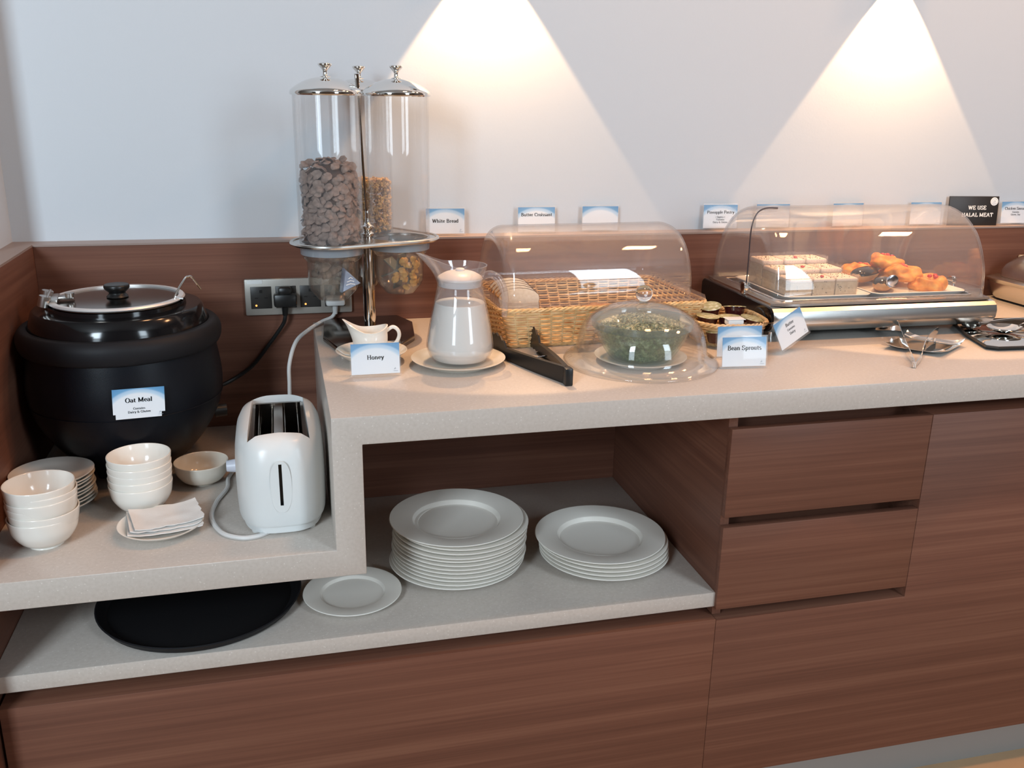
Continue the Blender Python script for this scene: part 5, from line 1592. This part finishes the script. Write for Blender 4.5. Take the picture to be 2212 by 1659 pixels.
def steel_dish():
    c = Vector((1.219, 0.207, 0))
    t = thing('steel_dish', 'small square steel dish with upturned corners under the tongs', 'dish', tuple(c), 0)
    e1, e2 = Vector((0.078, -0.083, 0)) / 2 * 1.0, Vector((0.108, 0.070, 0)) / 2
    n = 16
    vs, fs = [], []
    for L in (0, 1):
        for j in range(n + 1):
            for i in range(n + 1):
                u, v = i / n * 2 - 1, j / n * 2 - 1
                p = e1 * u + e2 * v
                k = max(abs(u), abs(v))
                z = 0.0022 + 0.009 * max(0, (k - 0.72) / 0.28) ** 1.5 * 0.55 + 0.009 * (abs(u) * abs(v)) ** 4 + 0.0012 * L
                vs.append((p.x, p.y, z))
    N = (n + 1) ** 2
    for j in range(n):
        for i in range(n):
            a = j * (n + 1) + i
            fs.append((a, a + n + 1, a + n + 2, a + 1))
            fs.append((N + a, N + a + 1, N + a + n + 2, N + a + n + 1))
    for i in range(n):
        for a, b in ((i, i + 1), (n * (n + 1) + i + 1, n * (n + 1) + i), ((i + 1) * (n + 1), i * (n + 1)), (i * (n + 1) + n, (i + 1) * (n + 1) + n)):
            fs.append((a, b, N + b, N + a))
    obj('plate', MB().add(vs, fs), CHROME, t, sharp=60)
    obj('base_ring', MB().lathe([(0.022, 0), (0.024, 0), (0.024, 0.0026), (0.022, 0.0026), (0.022, 0)], 32), CHROME, t)
steel_dish()
def black_tray():
    t = thing('spoon_tray', 'black-edged steel tray holding serving spoons at the right edge', 'tray', (1.50, 0.27, 0))
    po = [(1.334, 0.166), (1.352, 0.150), (1.66, 0.128), (1.68, 0.15), (1.70, 0.34), (1.68, 0.37), (1.44, 0.388), (1.415, 0.375), (1.366, 0.268)]
    po = [(x - 1.50, y - 0.27) for x, y in po]
    obj('rim', MB().loft([[(x * 0.96, y * 0.95, 0) for x, y in po], [(x, y, 0.006) for x, y in po], [(x, y, 0.009) for x, y in po], [(x * 0.955, y * 0.945, 0.0085) for x, y in po], [(x * 0.93, y * 0.91, 0.003) for x, y in po]]), BLACK_P, t, sharp=30)
    obj('steel_insert', MB().loft([[(x * 0.92, y * 0.90, 0.0032) for x, y in po], [(x * 0.90, y * 0.88, 0.0045) for x, y in po]]), CHROME, t, sharp=30)
black_tray()
def spoon(loc, rz, label, bowl_r, length, deep, tilt=0.0):
    t = thing('serving_spoon', label, 'spoon', loc, rz, 'serving spoons on the tray')
    t.rotation_euler = (0, tilt, rz)
    n = 18
    vs, fs = [], []
    for L in (0, 1):
        for j in range(9):
            r = j / 8
            for k in range(n * 2):
                a = PI * k / n
                x, y = bowl_r * 1.25 * r * cos(a), bowl_r * r * sin(a)
                vs.append((x, y, 0.001 + deep * r ** 2.2 + 0.0011 * L))
    m = n * 2
    N = 9 * m
    for j in range(8):
        for k in range(m):
            k2 = (k + 1) % m
            fs.append((j * m + k, j * m + k2, (j + 1) * m + k2, (j + 1) * m + k))
            fs.append((N + j * m + k, N + (j + 1) * m + k, N + (j + 1) * m + k2, N + j * m + k2))
    for k in range(m):
        k2 = (k + 1) % m
        fs.append((8 * m + k, 8 * m + k2, N + 8 * m + k2, N + 8 * m + k))
    obj('bowl', MB().add(vs, fs), CHROME, t, sharp=60)
    hp = smoothpath([(bowl_r * 1.2, 0, deep), (bowl_r * 1.2 + 0.02, 0, deep + 0.006), (bowl_r * 1.2 + length * 0.6, 0, deep + 0.010), (bowl_r * 1.2 + length, 0, deep + 0.004)], 6)
    obj('handle', MB().tube(hp, 0.0028, 8), CHROME, t)
spoon((1.462, 0.262, 0.0055), 0.10, 'round steel serving spoon lying bowl up at the left of the black-edged tray', 0.033, 0.14, 0.013)
spoon((1.4225, 0.317, 0.0055), 0.05, 'flat steel serving spoon at the back of the black-edged tray', 0.017, 0.16, 0.005)
def far_dish():
    t = thing('chafing_dish', 'steel chafing dish cut off by the right edge of the picture', 'chafing dish', (1.985, 0.47, 0))
    hx, hy = 0.26, 0.165
    rings = []
    for g, z in ((-0.03, 0.0), (-0.006, 0.006), (0.0, 0.020), (0.004, 0.045), (0.010, 0.052), (0.012, 0.056), (0.004, 0.060)):
        rings.append([(p.x, p.y, z) for p in rrect(hx + g, hy + g, 0.03, 56)[0]])
    obj('water_pan', MB().loft(rings), STEEL, t, sharp=30)
    rings = []
    for k in range(9):
        a = PI / 2 * k / 8
        g = -0.012 - 0.15 * (1 - cos(a)) * 0.8
        rings.append([(p.x, p.y, 0.0605 + 0.075 * sin(a)) for p in rrect(hx + g, hy + g * 0.8, max(0.03 - 0.002 * k, 0.01), 56)[0]])
    lid = obj('lid', MB().loft(rings), STEEL, t, sharp=40)
    obj('lid_handle', MB().tube(smoothpath([(-0.05, -0.03, 0.134), (-0.045, -0.03, 0.158), (0.045, -0.03, 0.158), (0.05, -0.03, 0.134)], 6), 0.005, 10), CHROME, lid)
far_dish()
